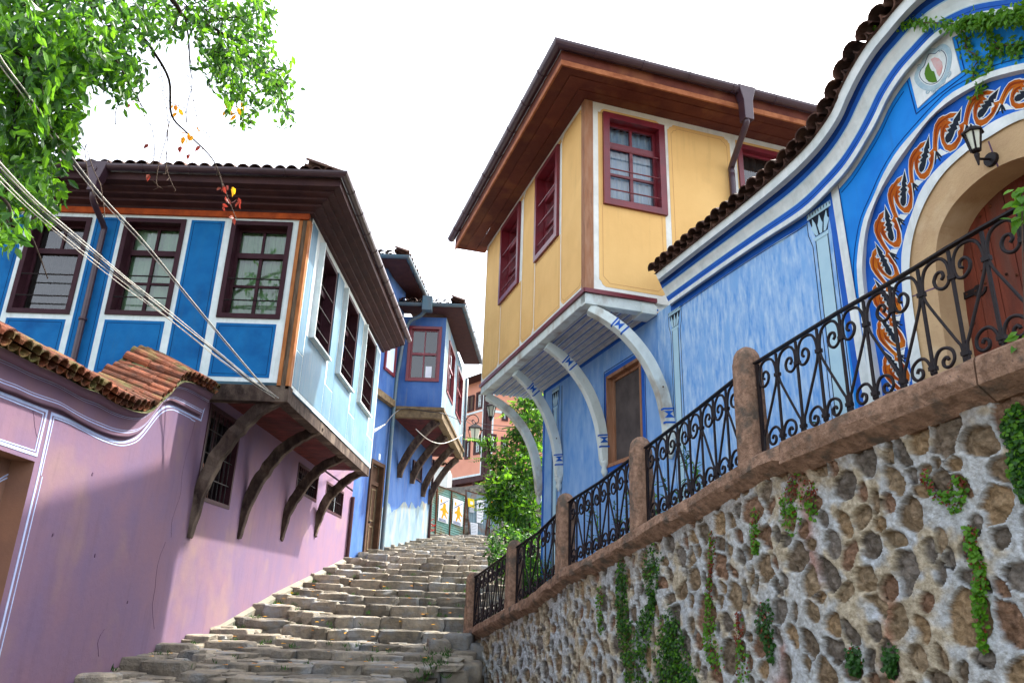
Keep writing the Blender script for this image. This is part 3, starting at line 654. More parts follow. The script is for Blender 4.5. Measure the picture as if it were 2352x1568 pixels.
sub('sill_board',YH,lambda m:(m.fbox(YS,-.02,LE+.02,yz0-.06,yz0+.0,-.1,.035,M['burg']),m.fbox(YR,-.02,1.08,yz0-.06,yz0+.0,-.05,.035,M['burg'])))
sub('rim_beam',YH,lambda m:(m.fbox(YS,.0,LE,yz0-.20,yz0-.06,-.16,.0,M['bwood']),m.fbox(YR,.0,1.06,yz0-.22,yz0-.06,-.16,-.002,M['bwood']),m.fbox(YR,.85,1.08,yz0-.24,yz0-.1,-.3,.02,M['bwood'])),bev=.008)
# striped soffit boards under the jetty
mb=MB(); n=7
for i in range(n):
    a=-.12-(i)*(1.0/n); b=a-1.0/n
    mb.fbox(YS,.02,LE,yz0-.16,yz0-.14,b+.05,a,M['bgrey']); mb.fbox(YS,.02,LE,yz0-.155,yz0-.135,b,b+.05,M['bluep']); mb.fbox(YS,.02,LE,yz0-.19,yz0-.16,b+.055,b+.085,M['bgrey'])
mb.build('soffit_boards',YH)
# eaves
ov=.60
def eav(o,z): return [YS(LE+.35,z,o),YS(-o,z,o),YR(7.5,z,o)]
mb=MB(); A=eav(-.05,7.16)
for i,(o0,o1,dz) in enumerate(((-.05,.17,0),(.175,.40,.012),(.405,ov,.02))):
    A=eav(o0,7.15+dz);B=eav(o1,7.15+dz); C=eav(o1,7.17+dz)
    mb.face([A[0],A[1],B[1],B[0]],M['ysoff']); mb.face([A[1],A[2],B[2],B[1]],M['ysoff'])
    mb.face([B[0],B[1],C[1],C[0]],M['ysoff']); mb.face([B[1],B[2],C[2],C[1]],M['ysoff'])
A=eav(-.05,7.15);B=eav(ov,7.15);C=eav(ov,7.34);F_=eav(-.05,7.6)
mb.face([A[0],B[0],C[0],F_[0]],M['ysoff']); mb.build('eave_boards',YH)
mb=MB(); B=eav(ov,7.12);C=eav(ov,7.20);B2=eav(ov+.03,7.12);C2=eav(ov+.03,7.20);C3=eav(ov+.03,7.36)
for k in (0,1):
    mb.face([B[k],B[k+1],B2[k+1],B2[k]],M['fascia']); mb.face([B2[k],B2[k+1],C2[k+1],C2[k]],M['fascia']); mb.face([C2[k],C2[k+1],C3[k+1],C3[k]],M['ysoff'])
mb.build('fascia',YH)
mb=MB(); g=[YS(LE+.45,7.42,ov+.10),YS(-ov-.10,7.42,ov+.10),YR(7.5,7.42,ov+.10)]; gutterrun(mb,g,.085,M['gutter']); mb.build('gutter',YH)
mb=MB(); e=eav(ov+.02,7.40); rr=[YS(3.0,8.9,-2.6),YR(7.5,8.9,-2.6)]
mb.face([e[0],e[1],YS(2.6,8.9,-2.6),YS(LE,8.9,-2.6)],M['tiledk']); mb.face([e[1],e[2],YR(7.5,8.9,-2.6),YS(2.6,8.9,-2.6)],M['tiledk']); mb.build('roof',YH)
# hopper + pipe
hu=YR.px(c1b(1755,420),ov+.12)[0]; mb=MB()
mb.fpoly(YR,[(hu+x,z) for x,z in ((-.15,7.44),(.15,7.44),(.08,7.18),(.075,6.85),(-.075,6.85),(-.08,7.18))],ov+.04,ov+.19,M['gutter']); mb.build('rain_hopper',YH,bev=.008)
pu=YR.px(c1b(1680,870),.08)[0]; mb=MB(); mb.tube(cr([YR(hu,6.9,ov+.11),YR(hu-.01,6.78,ov+.08),YR(pu,6.50,.11),YR(pu,6.36,.08),YR(pu,6.0,.08),YR(pu,3.,.08)],5),.048,M['gutter'],10)
mb.tube([YR(pu,5.75,.08),YR(pu,5.78,.08)],.068,M['gutter'],10); mb.build('downpipe',YH,smooth=True)
# ---- blue ground floor (same plane as the gate wall, u<0)
hw=[GW.px(c2b(828,790)),GW.px(c2b(850,1340)),GW.px(c2b(1075,1250)),GW.px(c2b(1010,690))]
gw=(min(GW.px(c2b(830,1000))[0],-1.2),GW.px(c2b(1050,900))[0],1.35,3.38)
gw=(gw[0],gw[1],GW.px(D(1395,1075))[1],GW.px(c2b(1000,690))[1])
uL=-4.62
mb=MB(); wall(mb,GW,uL,-.02,-.6,yz0-.14,[gw],M['mott2'],rev=.18)
mb.face([GW(uL,-.6),GW(uL,4),GW(uL,4,-3),GW(uL,-.6,-3)],M['mott2']); mb.build('ground_floor_wall',YH)
window(YH,GW,*gw,'ypost',cw=.05,depth=.12,proud=.02,bars=0,curt=None,muntin=False,glass='blind',lab='brown framed blank window with blue painted surround')
mb=MB()
rectframe(mb,GW,gw[0]-.07,gw[1]+.07,gw[2]-.07,gw[3]+.07,.07,0,.01,M['bluep'])
mb.ribbon(GW,[(gw[0]-.1,gw[2]),(gw[0]-.1,gw[3]+.1),(gw[1]+.1,gw[3]+.1),(gw[1]+.1,gw[2])],.012,0,.006,M['navy'])
mb.fbox(GW,uL,-.02,yz0-.23,yz0-.16,0,.012,M['bluep'])
def pilaster(mb,fr,uc,w,v0,v1,sc=1.,n=0.):
    P_=M['pblue']; B_=M['black']
    mb.fbox(fr,uc-w/2,uc+w/2,v0,v1-.45*sc,n,n+.006,P_)
    for s in (-1,1):
        mb.ribbon(fr,[(uc+s*w/2,v0),(uc+s*w/2,v1-.45*sc)],.008,n+.006,n+.009,B_); mb.ribbon(fr,[(uc+s*w*.82,v0),(uc+s*w*.82,v1-.5*sc),(uc+s*w*1.1,v1-.3*sc),(uc+s*w*1.1,v1)],.006,n,n+.004,B_)
    mb.fpoly(fr,[(uc-w*.62,v1-.40*sc),(uc+w*.62,v1-.40*sc),(uc+w*.55,v1-.45*sc),(uc-w*.55,v1-.45*sc)],n,n+.012,P_)
    mb.fpoly(fr,[(uc-w*.5,v1-.38*sc),(uc-w*.9,v1-.08*sc),(uc+w*.9,v1-.08*sc),(uc+w*.5,v1-.38*sc)],n,n+.006,B_)
    for k in (-1,0,1):
        q=[(uc+k*w*.32-.015,v1-.38*sc),(uc+k*w*.55-.05*sc,v1-.24*sc),(uc+k*w*.5-.03*sc,v1-.2*sc),(uc+k*w*.6,v1-.10*sc),(uc+k*w*.5+.03*sc,v1-.2*sc),(uc+k*w*.55+.05*sc,v1-.24*sc),(uc+k*w*.32+.015,v1-.38*sc)]
        mb.fpoly(fr,q,n+.006,n+.01,P_)
    mb.fbox(fr,uc-w*1.0,uc+w*1.0,v1-.08*sc,v1,n,n+.012,P_)
    for k in range(9): u=uc-w*.95+k*w*1.9/8; mb.fbox(fr,u-.004,u+.004,v1-.05*sc,v1-.003,n+.012,n+.014,B_)
u_=GW.px(c2b(505,1100))[0]; pilaster(mb,GW,u_,.17,.2,3.78,.9)
mb.fbox(GW,uL,uL+.09,0,yz0-.23,0,.008,M['bluep'])
for du in (.16,.2,.62,.66): mb.ribbon(GW,[(u_-.33+du,.2),(u_-.33+du,3.75)],.006,0,.003,M['black'])
mb.build('painted_trim',YH)
# ---- white curved brackets
tips=[(1362,668),(1250,783),(1178,853),(1128,900)]; feet=[(1547,1010),(1395,1058),(1290,1095),(1262,1098)]
for i,(t,f) in enumerate(zip(tips,feet)):
    ut=YS.px(t,-.06)[0]; ug,vg=GW.px(f); s=-ug
    if i==0: ut=.10; s=min(s,.12)
    if i==3: s=4.66; ut=LE-.12; vg=1.95
    T=YS(ut,yz0-.26,-.10); Bf=GW(-s if i else ug,vg,.05)
    B0=V((Bf.x,Bf.y,0)); T0=V((T.x,T.y,0)); h0,h1=vg,yz0-.26
    def at(a,b): 
        p=B0.lerp(T0,a); return V((p.x,p.y,h0+(h1-h0)*b))
    pth=cr([at(0,0),at(.03,.18),at(.10,.38),at(.26,.60),at(.50,.79),at(.76,.92),at(1,1.0)],6); n=len(pth); side=V((DD[0],DD[1],0))
    mb=MB(); hh=[.125+.03*math.sin(math.pi*k/n) for k in range(n)]; mb.beam(pth,.135,hh,side,M['bwood'])
    b=mb.build('bracket',YH,merge=True,bev=.008)
    # painted blue bands on the bracket's side and pendant
    if i<3:
        for k0 in (4,n-12):
            mb=MB(); PQ=[V(p)-side*.044 for p in pth]
            for kk in (0,3): mb.beam([PQ[k0+kk],PQ[k0+kk].lerp(PQ[k0+kk+1],.4)],.056,hh[0]+.03,side,M['bluep'])
            mb.beam([PQ[k0+1].lerp(PQ[k0+2],.2),PQ[k0+2]],[.054,.056],[hh[0]+.02,.03],side,M['bluep'])
            mb.beam([PQ[k0+2],PQ[k0+2].lerp(PQ[k0+3],.7)],[.054,.056],[.03,hh[0]+.02],side,M['bluep'])
            mb.build('painted_band',b)
    mb=MB(); q=Bf; mb.tube([q+V((0,0,.02)),q-V((0,0,.05)),q-V((0,0,.10)),q-V((0,0,.17)),q-V((0,0,.25))],[.07,.075,.04,.055,.02],M['bwood'],8); mb.build('pendant',b,smooth=True)
    if i in(0,2):
        mb=MB(); p1=pth[n//3]; mb.tube([V(p1)-side*.08,V(p1)-side*.084],.012,M['rust'],8); mb.build('bolt',b)
# ============================================================ BLUE GATE WALL
GA=thing('gate_wall','tall blue courtyard wall with arched doorway, painted scroll band and tiled wavy top at the right','wall',GW(3,0,0))
TM=[((1506,630),(1535,692)),((1602,553),(1647,612)),((1701,474),(1750,541)),((1785,402),(1840,481)),((1848,342),(1895,429)),((1883,299),(1941,377)),((1911,256),(1980,316)),((1929,212),(2005,270)),((1956,159),(2031,216)),((1989,106),(2066,163)),((2021,66),(2103,121)),((2057,22),(2145,78)),((2100,-22),(2185,53)),((2170,-66),(2239,31)),((2250,-92),(2300,20)),((2370,-104),(2380,12)),((2520,-95),(2520,14)),((2700,-60),(2700,40))]
Tg=cr([a for a,b in TM],4); Mg=cr([b for a,b in TM],4)
mb=MB(); W=M['white2']; PB=M['pblue']; 
def tangentwarp(x): return x
bl=[(-.03,.24,W),(.0,.24,W),(.19,.23,W),(.20,.21,M['bgrey']),(.31,.15,M['navy']),(.315,.145,M['navy']),(.42,.12,M['bluep']),(.50,.105,M['bluep']),(.52,.10,M['pblue']),(.55,.095,W),(.68,.075,W),(.79,.062,W),(.82,.06,M['pblue']),(.84,.058,M['bluep']),(.93,.052,M['navy']),(.945,.05,M['bluep']),(1.0,.05,W),(1.0,.085,W),(1.11,.085,W),(1.13,.07,M['bgrey']),(1.19,.0,W),(1.19,.0,W)]  # grey strips put underside shade into the colour of the white moulding
rows=loft(mb,GW,Tg,Mg,bl); mb.build('cornice_moulding',GA)
# base sheet up to the cornice
def lerpTM(f,n=0.): return [GW.px((a[0]+(b[0]-a[0])*f,a[1]+(b[1]-a[1])*f),n) for a,b in zip(Tg,Mg)]
low=lerpTM(1.16); 
stripL=GW.px(z4(75,410)); stripR=GW.px(z4(120,405))
mb=MB()
def ctop(u,L_=low):
    for a,b in zip(L_,L_[1:]):
        if a[0]<=u<=b[0]: return a[1]+(b[1]-a[1])*(u-a[0])/max(1e-6,b[0]-a[0])
    return L_[0][1] if u<L_[0][0] else L_[-1][1]
def sheet(mb,a,b,v0,m,n,topoff=.02,step=.05,L_=low):
    k=max(1,int((b-a)/step))
    for i in range(k):
        x0=a+(b-a)*i/k; x1=a+(b-a)*(i+1)/k
        mb.face([GW(x0,v0,n),GW(x1,v0,n),GW(x1,ctop(x1,L_)+topoff,n),GW(x0,ctop(x0,L_)+topoff,n)],m)
uj=stripL[0]-.05
sheet(mb,-.02,uj,-.6,M['mott'],0)
# region around the arch : polygons traced on the wall
Ao=[(2012,1060),(1996,882),(1979,740),z4(335,1300),z4(338,1100),z4(365,900),z4(410,700),z4(500,500),z4(610,250),(2062.5,344.5),(2112,287),(2149,247),(2185,214),(2239.4,185),(2275.5,165),(2352,145),(2440,133),(2540,150),(2640,200)]
Ai=[(2043,1060),(2025,882),(2001,730),z4(432,1300),z4(435,1100),z4(450,900),z4(490,720),z4(560,520),z4(700,280),z4(885,5),(2138,276),(2193,234),(2257,196),(2300,182),(2352,170),(2440,160),(2530,178),(2620,230)]
Bi=[(2116,1060),(2097,882),(2077,720),z4(800,1200),z4(815,1000),z4(850,850),z4(920,640),z4(1000,430),z4(1150,220),(2200,344.5),(2254,298.6),(2295,272.5),(2352,252),(2430,240),(2500,255),(2580,300)]
Wi=[(2144,1060),(2124,882),(2099,720),z4(886,1300),z4(890,1100),z4(920,900),z4(980,700),z4(1080,480),z4(1250,230),(2224.5,344.5),(2274.6,312.8),(2312,290),(2352,272.5),(2420,262),(2490,275),(2560,318)]
Si=[(2205,1060),(2187,882),(2160,720),z4(1165,1300),z4(1157,1100),z4(1185,880),z4(1250,720),z4(1350,560),z4(1500,400),z4(1650,275),z4(1800,180),z4(1950,110),z4(2080,70),(2410,342),(2470,350),(2530,385)]
def rs(fr,px,n,N_=60):
    uv=cr([fr.px(p,n) for p in px],8); d=[0]
    for a,b in zip(uv,uv[1:]): d.append(d[-1]+math.hypot(b[0]-a[0],b[1]-a[1]))
    out=[];j=0
    for i in range(N_+1):
        t=d[-1]*i/N_
        while j<len(d)-2 and d[j+1]<t: j+=1
        f=(t-d[j])/max(1e-9,d[j+1]-d[j]); out.append((uv[j][0]+(uv[j+1][0]-uv[j][0])*f,uv[j][1]+(uv[j+1][1]-uv[j][1])*f))
    return out
ao=rs(GW,Ao,.05); ai=rs(GW,Ai,.05); ai0=rs(GW,Ai,.0); bi=rs(GW,Bi,0); wi=rs(GW,Wi,.03); bi3=rs(GW,Bi,.03); wi0=rs(GW,Wi,.012); si=rs(GW,Si,.012); si2=rs(GW,Si,.012)
# blue field: fan between the strip/cornice and the outer arch line
uv0,uv1=uj,ao[-1][0]
def archtop(u):
    v=None
    for a,b in zip(ao,ao[1:]):
        if min(a[0],b[0])<=u<=max(a[0],b[0]) and a[1]>1.9: 
            vv=a[1]+(b[1]-a[1])*(u-a[0])/((b[0]-a[0]) or 1e-6); v=max(v or -9,vv)
    return v
k=120; umin=min(a[0] for a in ao)
mF=MB()
for i in range(k):
    x0=uj+(uv1-uj)*i/k; x1=uj+(uv1-uj)*(i+1)/k; a0=archtop(x0); a1=archtop(x1)
    b0=-.6 if a0 is None else a0-.02; b1=-.6 if a1 is None else a1-.02
    if (a0 is None)!=(a1 is None):
        if a0 is None: b1=b0=-.6
    mF.face([GW(x0,b0,0),GW(x1,b1,0),GW(x1,ctop(x1)+.02,0),GW(x0,ctop(x0)+.02,0)],M['field'])
mb.build('plaster_face',GA); mF.build('azure_field',GA)
# white bands
mb=MB()
low2=lerpTM(1.19,.004); low3=[(u,v-.055) for u,v in lerpTM(1.19,.004)]
idx=[i for i,p in enumerate(low2) if p[0]>=stripL[0]-.02]
for i in idx[:-1]: mb.face([GW(*low3[i],.006),GW(*low3[i+1],.006),GW(low2[i+1][0],low2[i+1][1]+.02,.006),GW(low2[i][0],low2[i][1]+.02,.006)],W)
idx=[i for i,p in enumerate(low2) if p[0]<stripL[0]+.02]
for i in idx: 
    if i+1<len(low2) : mb.face([GW(low2[i][0],low2[i][1]-.085,.005),GW(low2[i+1][0],low2[i+1][1]-.085,.005),GW(low2[i+1][0],low2[i+1][1]+.03,.005),GW(low2[i][0],low2[i][1]+.03,.005)],M['bluep'])
tl=GW.px(z4(97,400),.006); blw=GW.px(z4(283,1568),.006); bd=(tl[0]+(blw[0]-tl[0])*2.6,tl[1]+(blw[1]-tl[1])*2.6)
mb.ribbon(GW,[(tl[0]-.0,tl[1]+.06),blw,bd],.10,0,.007,W)
mb.ribbon(GW,[(tl[0]-.085,tl[1]+.0),(blw[0]-.085,blw[1]),(bd[0]-.085,bd[1])],.07,0,.006,M['bluep'])
mb.ribbon(GW,[(tl[0]+.055,tl[1]),(blw[0]+.055,blw[1])],.006,.006,.009,M['navy'])
mb.build('white_border',GA)
# thin navy inset lines
mb=MB()
l4=[GW.px(z4(150,430)),GW.px(z4(300,1370))]; 
aoo=[]
for p,q in zip(ao0_:=rs(GW,Ao,.0),ao0_[1:]):
    dx,dy=q[0]-p[0],q[1]-p[1]; l_=math.hypot(dx,dy) or 1; aoo.append((p[0]-dy/l_*.04,p[1]+dx/l_*.04))
mb.ribbon(GW,[p for p in aoo if p[1]>1.9],.006,0,.004,M['navy']); mb.ribbon(GW,l4,.006,0,.004,M['navy'])
mb.ribbon(GW,[(u,v-.11) for u,v in low2 if u>stripR[0]+.05 and u<GW.px(z1(1330,1020))[0]],.006,0,.004,M['navy'])
mb.ribbon(GW,[(u,v-.10) for u,v in low2 if u<tl[0]-.35],.006,.005,.008,M['navy'])
mb.build('inset_lines',GA)
# arch bands
def band(mb,A,na,B,nb,m):
    for i in range(len(A)-1): mb.face([GW(*A[i],na),GW(*A[i+1],na),GW(*B[i+1],nb),GW(*B[i],nb)],m)
mb=MB(); ao0=rs(GW,Ao,.0)
am=[((a[0]*.42+b[0]*.58),(a[1]*.42+b[1]*.58)) for a,b in zip(ao,ai)]
band(mb,[(u,v) for u,v in ao],-.01,ao,.05,W); band(mb,ao,.05,am,.05,W); band(mb,am,.05,ai0,.004,M['bgrey']); mb.build('outer_arch_moulding',GA)  # grey inner slope carries the reveal's shadow in its colour
mb=MB(); band(mb,ai0,.004,bi,.004,M['coral']); mb.build('arch_scroll_band',GA)
mb=MB(); band(mb,bi,.004,bi3,.03,W); band(mb,bi3,.03,wi,.03,W); band(mb,wi,.03,wi0,.012,W); mb.build('inner_arch_moulding',GA)
mb=MB(); band(mb,wi0,.012,si,.012,M['sand']); band(mb,si,.012,si,-.27,M['sand'])
j=GW.px(z4(1150,1440),.012); j0=GW.px(z4(915,1530),.012); mb.ribbon(GW,[j0,j],.012,.012,.014,M['crack'])
j=GW.px(r3(1690,1190),.012); j0=GW.px(r3(1580,900),.012); mb.ribbon(GW,[j0,j],.012,.012,.014,M['crack']); mb.build('sandstone_arch',GA)
# scroll ornament
S0=[((a[0]+b[0])/2,(a[1]+b[1])/2) for a,b in zip(ai0,bi)]; wid=[math.hypot(a[0]-b[0],a[1]-b[1]) for a,b in zip(ai0,bi)]
dist=[0]
for a,b in zip(S0,S0[1:]): dist.append(dist[-1]+math.hypot(b[0]-a[0],b[1]-a[1]))
def bandpt(s,x):
    s=max(0,min(s,dist[-1]-1e-6)); i=0
    while dist[i+1]<s: i+=1
    f=(s-dist[i])/(dist[i+1]-dist[i]); A=[ai0[i][k]+(ai0[i+1][k]-ai0[i][k])*f for k in (0,1)]; B=[bi[i][k]+(bi[i+1][k]-bi[i][k])*f for k in (0,1)]
    return (A[0]+(B[0]-A[0])*(x+.5),A[1]+(B[1]-A[1])*(x+.5))
zq=cv(1892.6,91.9,.29296); mb=MB()
def tosx(p):
    uv=GW.px(zq(*p),.004); best=None
    for i in range(len(S0)-1):
        a,b=S0[i],S0[i+1]; dx,dy=b[0]-a[0],b[1]-a[1]; L2=dx*dx+dy*dy; t=max(0,min(1,((uv[0]-a[0])*dx+(uv[1]-a[1])*dy)/L2)); cx,cy=a[0]+dx*t,a[1]+dy*t; d=math.hypot(uv[0]-cx,uv[1]-cy)
        if best is None or d<best[0]: best=(d,dist[i]+math.sqrt(L2)*t,((bi[i][0]-ai0[i][0])*(uv[0]-cx)+(bi[i][1]-ai0[i][1])*(uv[1]-cy))/(wid[i]**2+1e-9))
    return best[1],best[2]
QA=[(772,885),(725,890),(703,925),(700,965),(712,1005),(738,1040),(778,1066),(822,1060),(858,1025),(876,975),(880,925),(872,880),(860,850),(848,862),(832,880),(850,900),(836,925),(850,950),(838,985),(815,1018),(785,1032),(757,1022),(742,995),(738,968),(757,958),(735,945),(765,925),(745,915)]
QB=[(785,812),(740,832),(705,875),(690,882),(665,915),(650,960),(650,1010),(666,1060),(690,1112),(722,1105),(704,1060),(694,1015),(694,975),(703,930),(716,900),(742,880),(728,882),(768,850)]
QK=[(812,765),(828,850),(815,860),(832,882),(812,890),(828,908),(812,925),(812,960),(803,1000),(785,1020),(765,1020),(754,1000),(756,975),(772,955),(752,948),(775,922),(760,912),(782,888),(778,865),(790,830)]
QD=[[(748,842),(702,905),(672,960),(676,1020),(700,1085)],[(858,880),(864,940),(846,1000)],[(735,915),(722,965),(742,1015)]]
QN=[[(886,862),(890,905),(897,950)],[(890,862),(912,905),(935,930)],[(892,862),(920,888),(945,900)]]
QW=[(706,1120),(740,1078),(790,1078),(812,1072),(770,1112),(742,1150),(728,1165)]
s1_=tosx((790,1066))[0]; s2_=tosx((650,1315))[0]; pitch=abs(s1_-s2_)
cvt=lambda q:[tosx(p) for p in q]
A1,B1,K1_,W1_=cvt(QA),cvt(QB),cvt(QK),cvt(QW); D1=[cvt(q) for q in QD]; N1=[cvt(q) for q in QN]
k0=-int(s1_/pitch)-1
for k in range(k0,int((dist[-1]-s1_)/pitch)+1):
    so=k*pitch; sh=lambda q:[bandpt(s_+so,x) for s_,x in q]
    if min(s_ for s_,x in B1)+so<.02 or max(s_ for s_,x in K1_)+so>dist[-1]-.02: continue
    e=.0002*(k%3)
    mb.fpoly(GW,sh(W1_),.004,.0050+e,M['white2'])
    for q in (A1,B1,K1_): mb.ribbon(GW,sh(q),.018,.004,.0058+e,M['white2'],closed=True)
    mb.fpoly(GW,sh(K1_),.004,.0072+e,M['black']); mb.fpoly(GW,sh(A1),.004,.0084+e,M['orange']); mb.fpoly(GW,sh(B1),.004,.0092+e,M['orange'])
    for q in D1: pp=cr(sh(q),4); n_=len(pp); mb.ribbon(GW,pp,[.004+.014*math.sin(math.pi*i/(n_-1)) for i in range(n_)],.004,.0102+e,M['dorange'])
    for q in N1: pp=cr(sh(q),3); n_=len(pp); mb.ribbon(GW,pp,[.003+.012*math.sin(math.pi*i/(n_-1)) for i in range(n_)],.004,.0066+e,M['black'])
mb.build('acanthus_scrolls',GA)
# crest panel
mb=MB()
mb.fpoly(GW,GW.pts(z1,[(1375,935),(1480,1360),(1740,1115),(2020,915),(1905,465),(1800,440),(1700,500),(1500,690)],.004),0,.008,W)
mb.ribbon(GW,GW.pts(z1,[(1345,1015),(1455,1430),(1750,1180),(2075,935),(1960,490)],.004),.006,0,.005,M['navy'])
mb.build('crest_field',GA)
mb=MB(); GP_=M['greyp']
ring=[(1600,650),(1650,640),(1700,640),(1745,600),(1800,590),(1850,630),(1875,700),(1870,800),(1840,920),(1780,1030),(1700,1095),(1620,1110),(1550,1090),(1490,1040),(1458,970),(1480,890),(1530,830),(1560,740)]
rg=cr([GW.px(z1(*p),.01) for p in ring+[ring[0]]],3)[:-1]
mb.ribbon(GW,rg,.042,.008,.011,GP_,closed=True); 
cx_=sum(p[0] for p in rg)/len(rg); cy_=sum(p[1] for p in rg)/len(rg); mb.ribbon(GW,[(cx_+(u-cx_)*.80,cy_+(v-cy_)*.82) for u,v in rg],.004,.008,.011,M['lblueline'],closed=True); mb.ribbon(GW,[(cx_+(u-cx_)*1.08,cy_+(v-cy_)*1.07) for u,v in rg],.008,.008,.0105,GP_,closed=True)
for p in ((1490,850,1),(1750,610,-1),(1600,1150,1),(1860,930,-1),(1670,1140,-1),(1790,1030,1)):
    c=GW.px(z1(p[0],p[1]),.01); mb.ribbon(GW,spiral(c,.004,.028,0,p[2]*1.3,14),.009,.008,.0125,GP_)
mb.fpoly(GW,GW.pts(z1,[(1612,785),(1575,860),(1562,930),(1580,990),(1615,1028),(1665,1040),(1720,1025),(1680,897),(1650,890),(1628,850)],.01),.008,.012,M['green'])
mb.fpoly(GW,GW.pts(z1,[(1640,745),(1690,722),(1740,735),(1778,780),(1788,840),(1772,910),(1745,962),(1722,930),(1705,870),(1680,838),(1665,800)],.01),.008,.012,M['pinkp'])
mb.build('painted_crest',GA)
pm=MB(); pu_=[GW.px(z3(1700,430))[0],GW.px(z3(1800,640))]
uc=GW.px(z3(1830,900))[0]; vt=GW.px(z3(1780,340))[1]; pilaster(pm,GW,uc,.17,.9,vt,.72)
uc2=GW.px(z3(262,1500))[0]; vt2=GW.px(z3(250,1415))[1]; pilaster(pm,GW,uc2,.15,.4,vt2,.62)
mx=GW.px(z3(1380,560)); pm.fpoly(GW,[(mx[0]+.22*math.cos(g/14*6.283)*random.uniform(.8,1.1),min(ctop(mx[0])-.1,mx[1]+.17*math.sin(g/14*6.283)*random.uniform(.8,1.1))) for g in range(14)],0,.003,M['pblue'])
pm.build('painted_pilasters',GA)
# door
mb=MB(); dl=rs(GW,[z4(1285,2068),z4(1285,1450),z4(1280,1200),z4(1310,1000),z4(1370,800),z4(1450,650),z4(1650,430),z4(1900,240),z4(2080,200),(2420,385),(2520,400)],-.25,40)
u0=min(p[0] for p in dl); u1=dl[-1][0]+.3; w_=.17; i=0; u=u0-.15
while u<u1:
    mb.fbox(GW,u,u+w_-.006,.3,3.6,-.30,-.262+random.uniform(-.003,.003),M['door']); u+=w_
mb.build('plank_door_leaf',GA)
dn=sub('door_hinge',GA,lambda m:[ (m.ribbon(GW,[GW.px(c4b(1885,640),-.25),GW.px(c4b(2060,560),-.25)],.055,-.262,-.25,M['iron']),m.ribbon(GW,spiral(GW.px(c4b(2060,560),-.25),.02,.06,0,1,12),.02,-.262,-.248,M['iron']))])
mb=MB()
for x,y in ((2135,40),(2010,95),(2070,105),(1960,145),(2300,470),(2235,465),(2100,520),(2085,440),(1960,600),(2030,770),(1990,590),(2045,570)):
    p=GW.P(c4b(x,y),-.255); mb.tube([p,p+GW.n*.012],[.012,.004],M['orange'] if 0 else M['rust'],8)
mb.build('door_studs',GA)
# wall thickness, back and coping tiles
mb=MB(); P3=[GW(u,v,.27) for u,v in [GW.px(p,.24) for p in Tg]]
for a,b in zip(P3,P3[1:]): mb.face([a,b,b-GW.n*.6,a-GW.n*.6],M['tiledk']); mb.face([a-GW.n*.6,b-GW.n*.6,V((b.x,b.y,0))-GW.n*.6,V((a.x,a.y,0))-GW.n*.6],M['mott'])
mb.face([GW(-.06,3.9,.24),GW(-.06,4.4,.24),GW(-.06,4.4,-.3),GW(-.06,3.9,-.3)],W)
mb.build('wall_back',GA)
mb=MB(); tilerow(mb,[p+V((0,0,.035)) for p in P3],GW.n,.35,2,M['tiledk'],sp=.175,r=.10,L=.36,overlap=.24,jit=.012); mb.build('coping_tiles',GA)
# lantern on the arch
LT=thing('arch_lantern','small black wall lantern fixed to the sandstone arch of the gate','lamp',GW.P(r3(1620,1110),.03))
p0=GW.P(r3(1620,1110),.012); mb=MB(); mb.tube([p0,p0+GW.n*.025],[.058,.052],M['iron'],14); mb.build('wall_plate',LT)
o=GW.n*.24; pc=GW.P(r3(1440,1020),.25); 
mb=MB(); mb.tube(cr([p0+GW.n*.03,p0+GW.n*.12+V((0,0,-.02)),pc-V((0,0,.05)),pc-V((0,0,.01))],5),.010,M['iron'],8); mb.tube([pc-V((0,0,.11)),pc-V((0,0,.02))],[.006,.02],M['iron'],8); mb.build('arm',LT)
def lantern(root,c,h,r,gl='lglass',capdir=1,six=6):
    m=MB(); m.tube([c,c+V((0,0,.02*h/.3))],[r*.5,r*.62],M['iron'],six); m.tube([c+V((0,0,h)),c+V((0,0,h*1.07)),c+V((0,0,h*1.32)),c+V((0,0,h*1.40)),c+V((0,0,h*1.46))],[r*1.35,r*1.35,r*.6,r*.18,r*.1],M['iron'],six); m.tube([c+V((0,0,h*1.44)),c+V((0,0,h*1.55))],[r*.16,r*.05],M['iron'],six)
    for j in range(six):
        g=2*math.pi*(j+.0)/six; d=V((math.cos(g),math.sin(g),0)); m.tube([c+d*r*.58+V((0,0,.01)),c+d*r*1.05+V((0,0,h))],.012*h/.3,M['iron'],4)
    m.build('lantern_frame',root)
    m=MB(); m.tube([c+V((0,0,.02)),c+V((0,0,h))],[r*.54,r*.98],M[gl],six); m.build('lantern_glass',root)
lantern(LT,pc,.155,.058,'lglass')
# ============================================================ RETAINING WALL, COPING, RAILING
CT=[c5b(150,1183),c5b(480,1000),c5b(520,985),(1292,1301),c5b(960,690),c5b(1210,540),c5b(1600,310),c5b(2021,40),c4b(860,1500),c4b(1200,1345),c4b(1640,1165),c4b(2000,1000),c4b(2346,862),(2560,690)]
CT=sorted(set(CT)); ctz=[CP.px(q,.12) for q in CT]
def cz(u):
    if u<=ctz[0][0]: a,b=ctz[0],ctz[1]
    elif u>=ctz[-1][0]: return ctz[-1][1]
    else:
        for a,b in zip(ctz,ctz[1:]):
            if a[0]<=u<=b[0]: break
    return a[1]+(b[1]-a[1])*(u-a[0])/(b[0]-a[0])
RW=thing('retaining_wall','rounded rubble stone retaining wall with raised mortar and a pink brown granite coping','wall',CP(4,-1,0))
UE=13.0
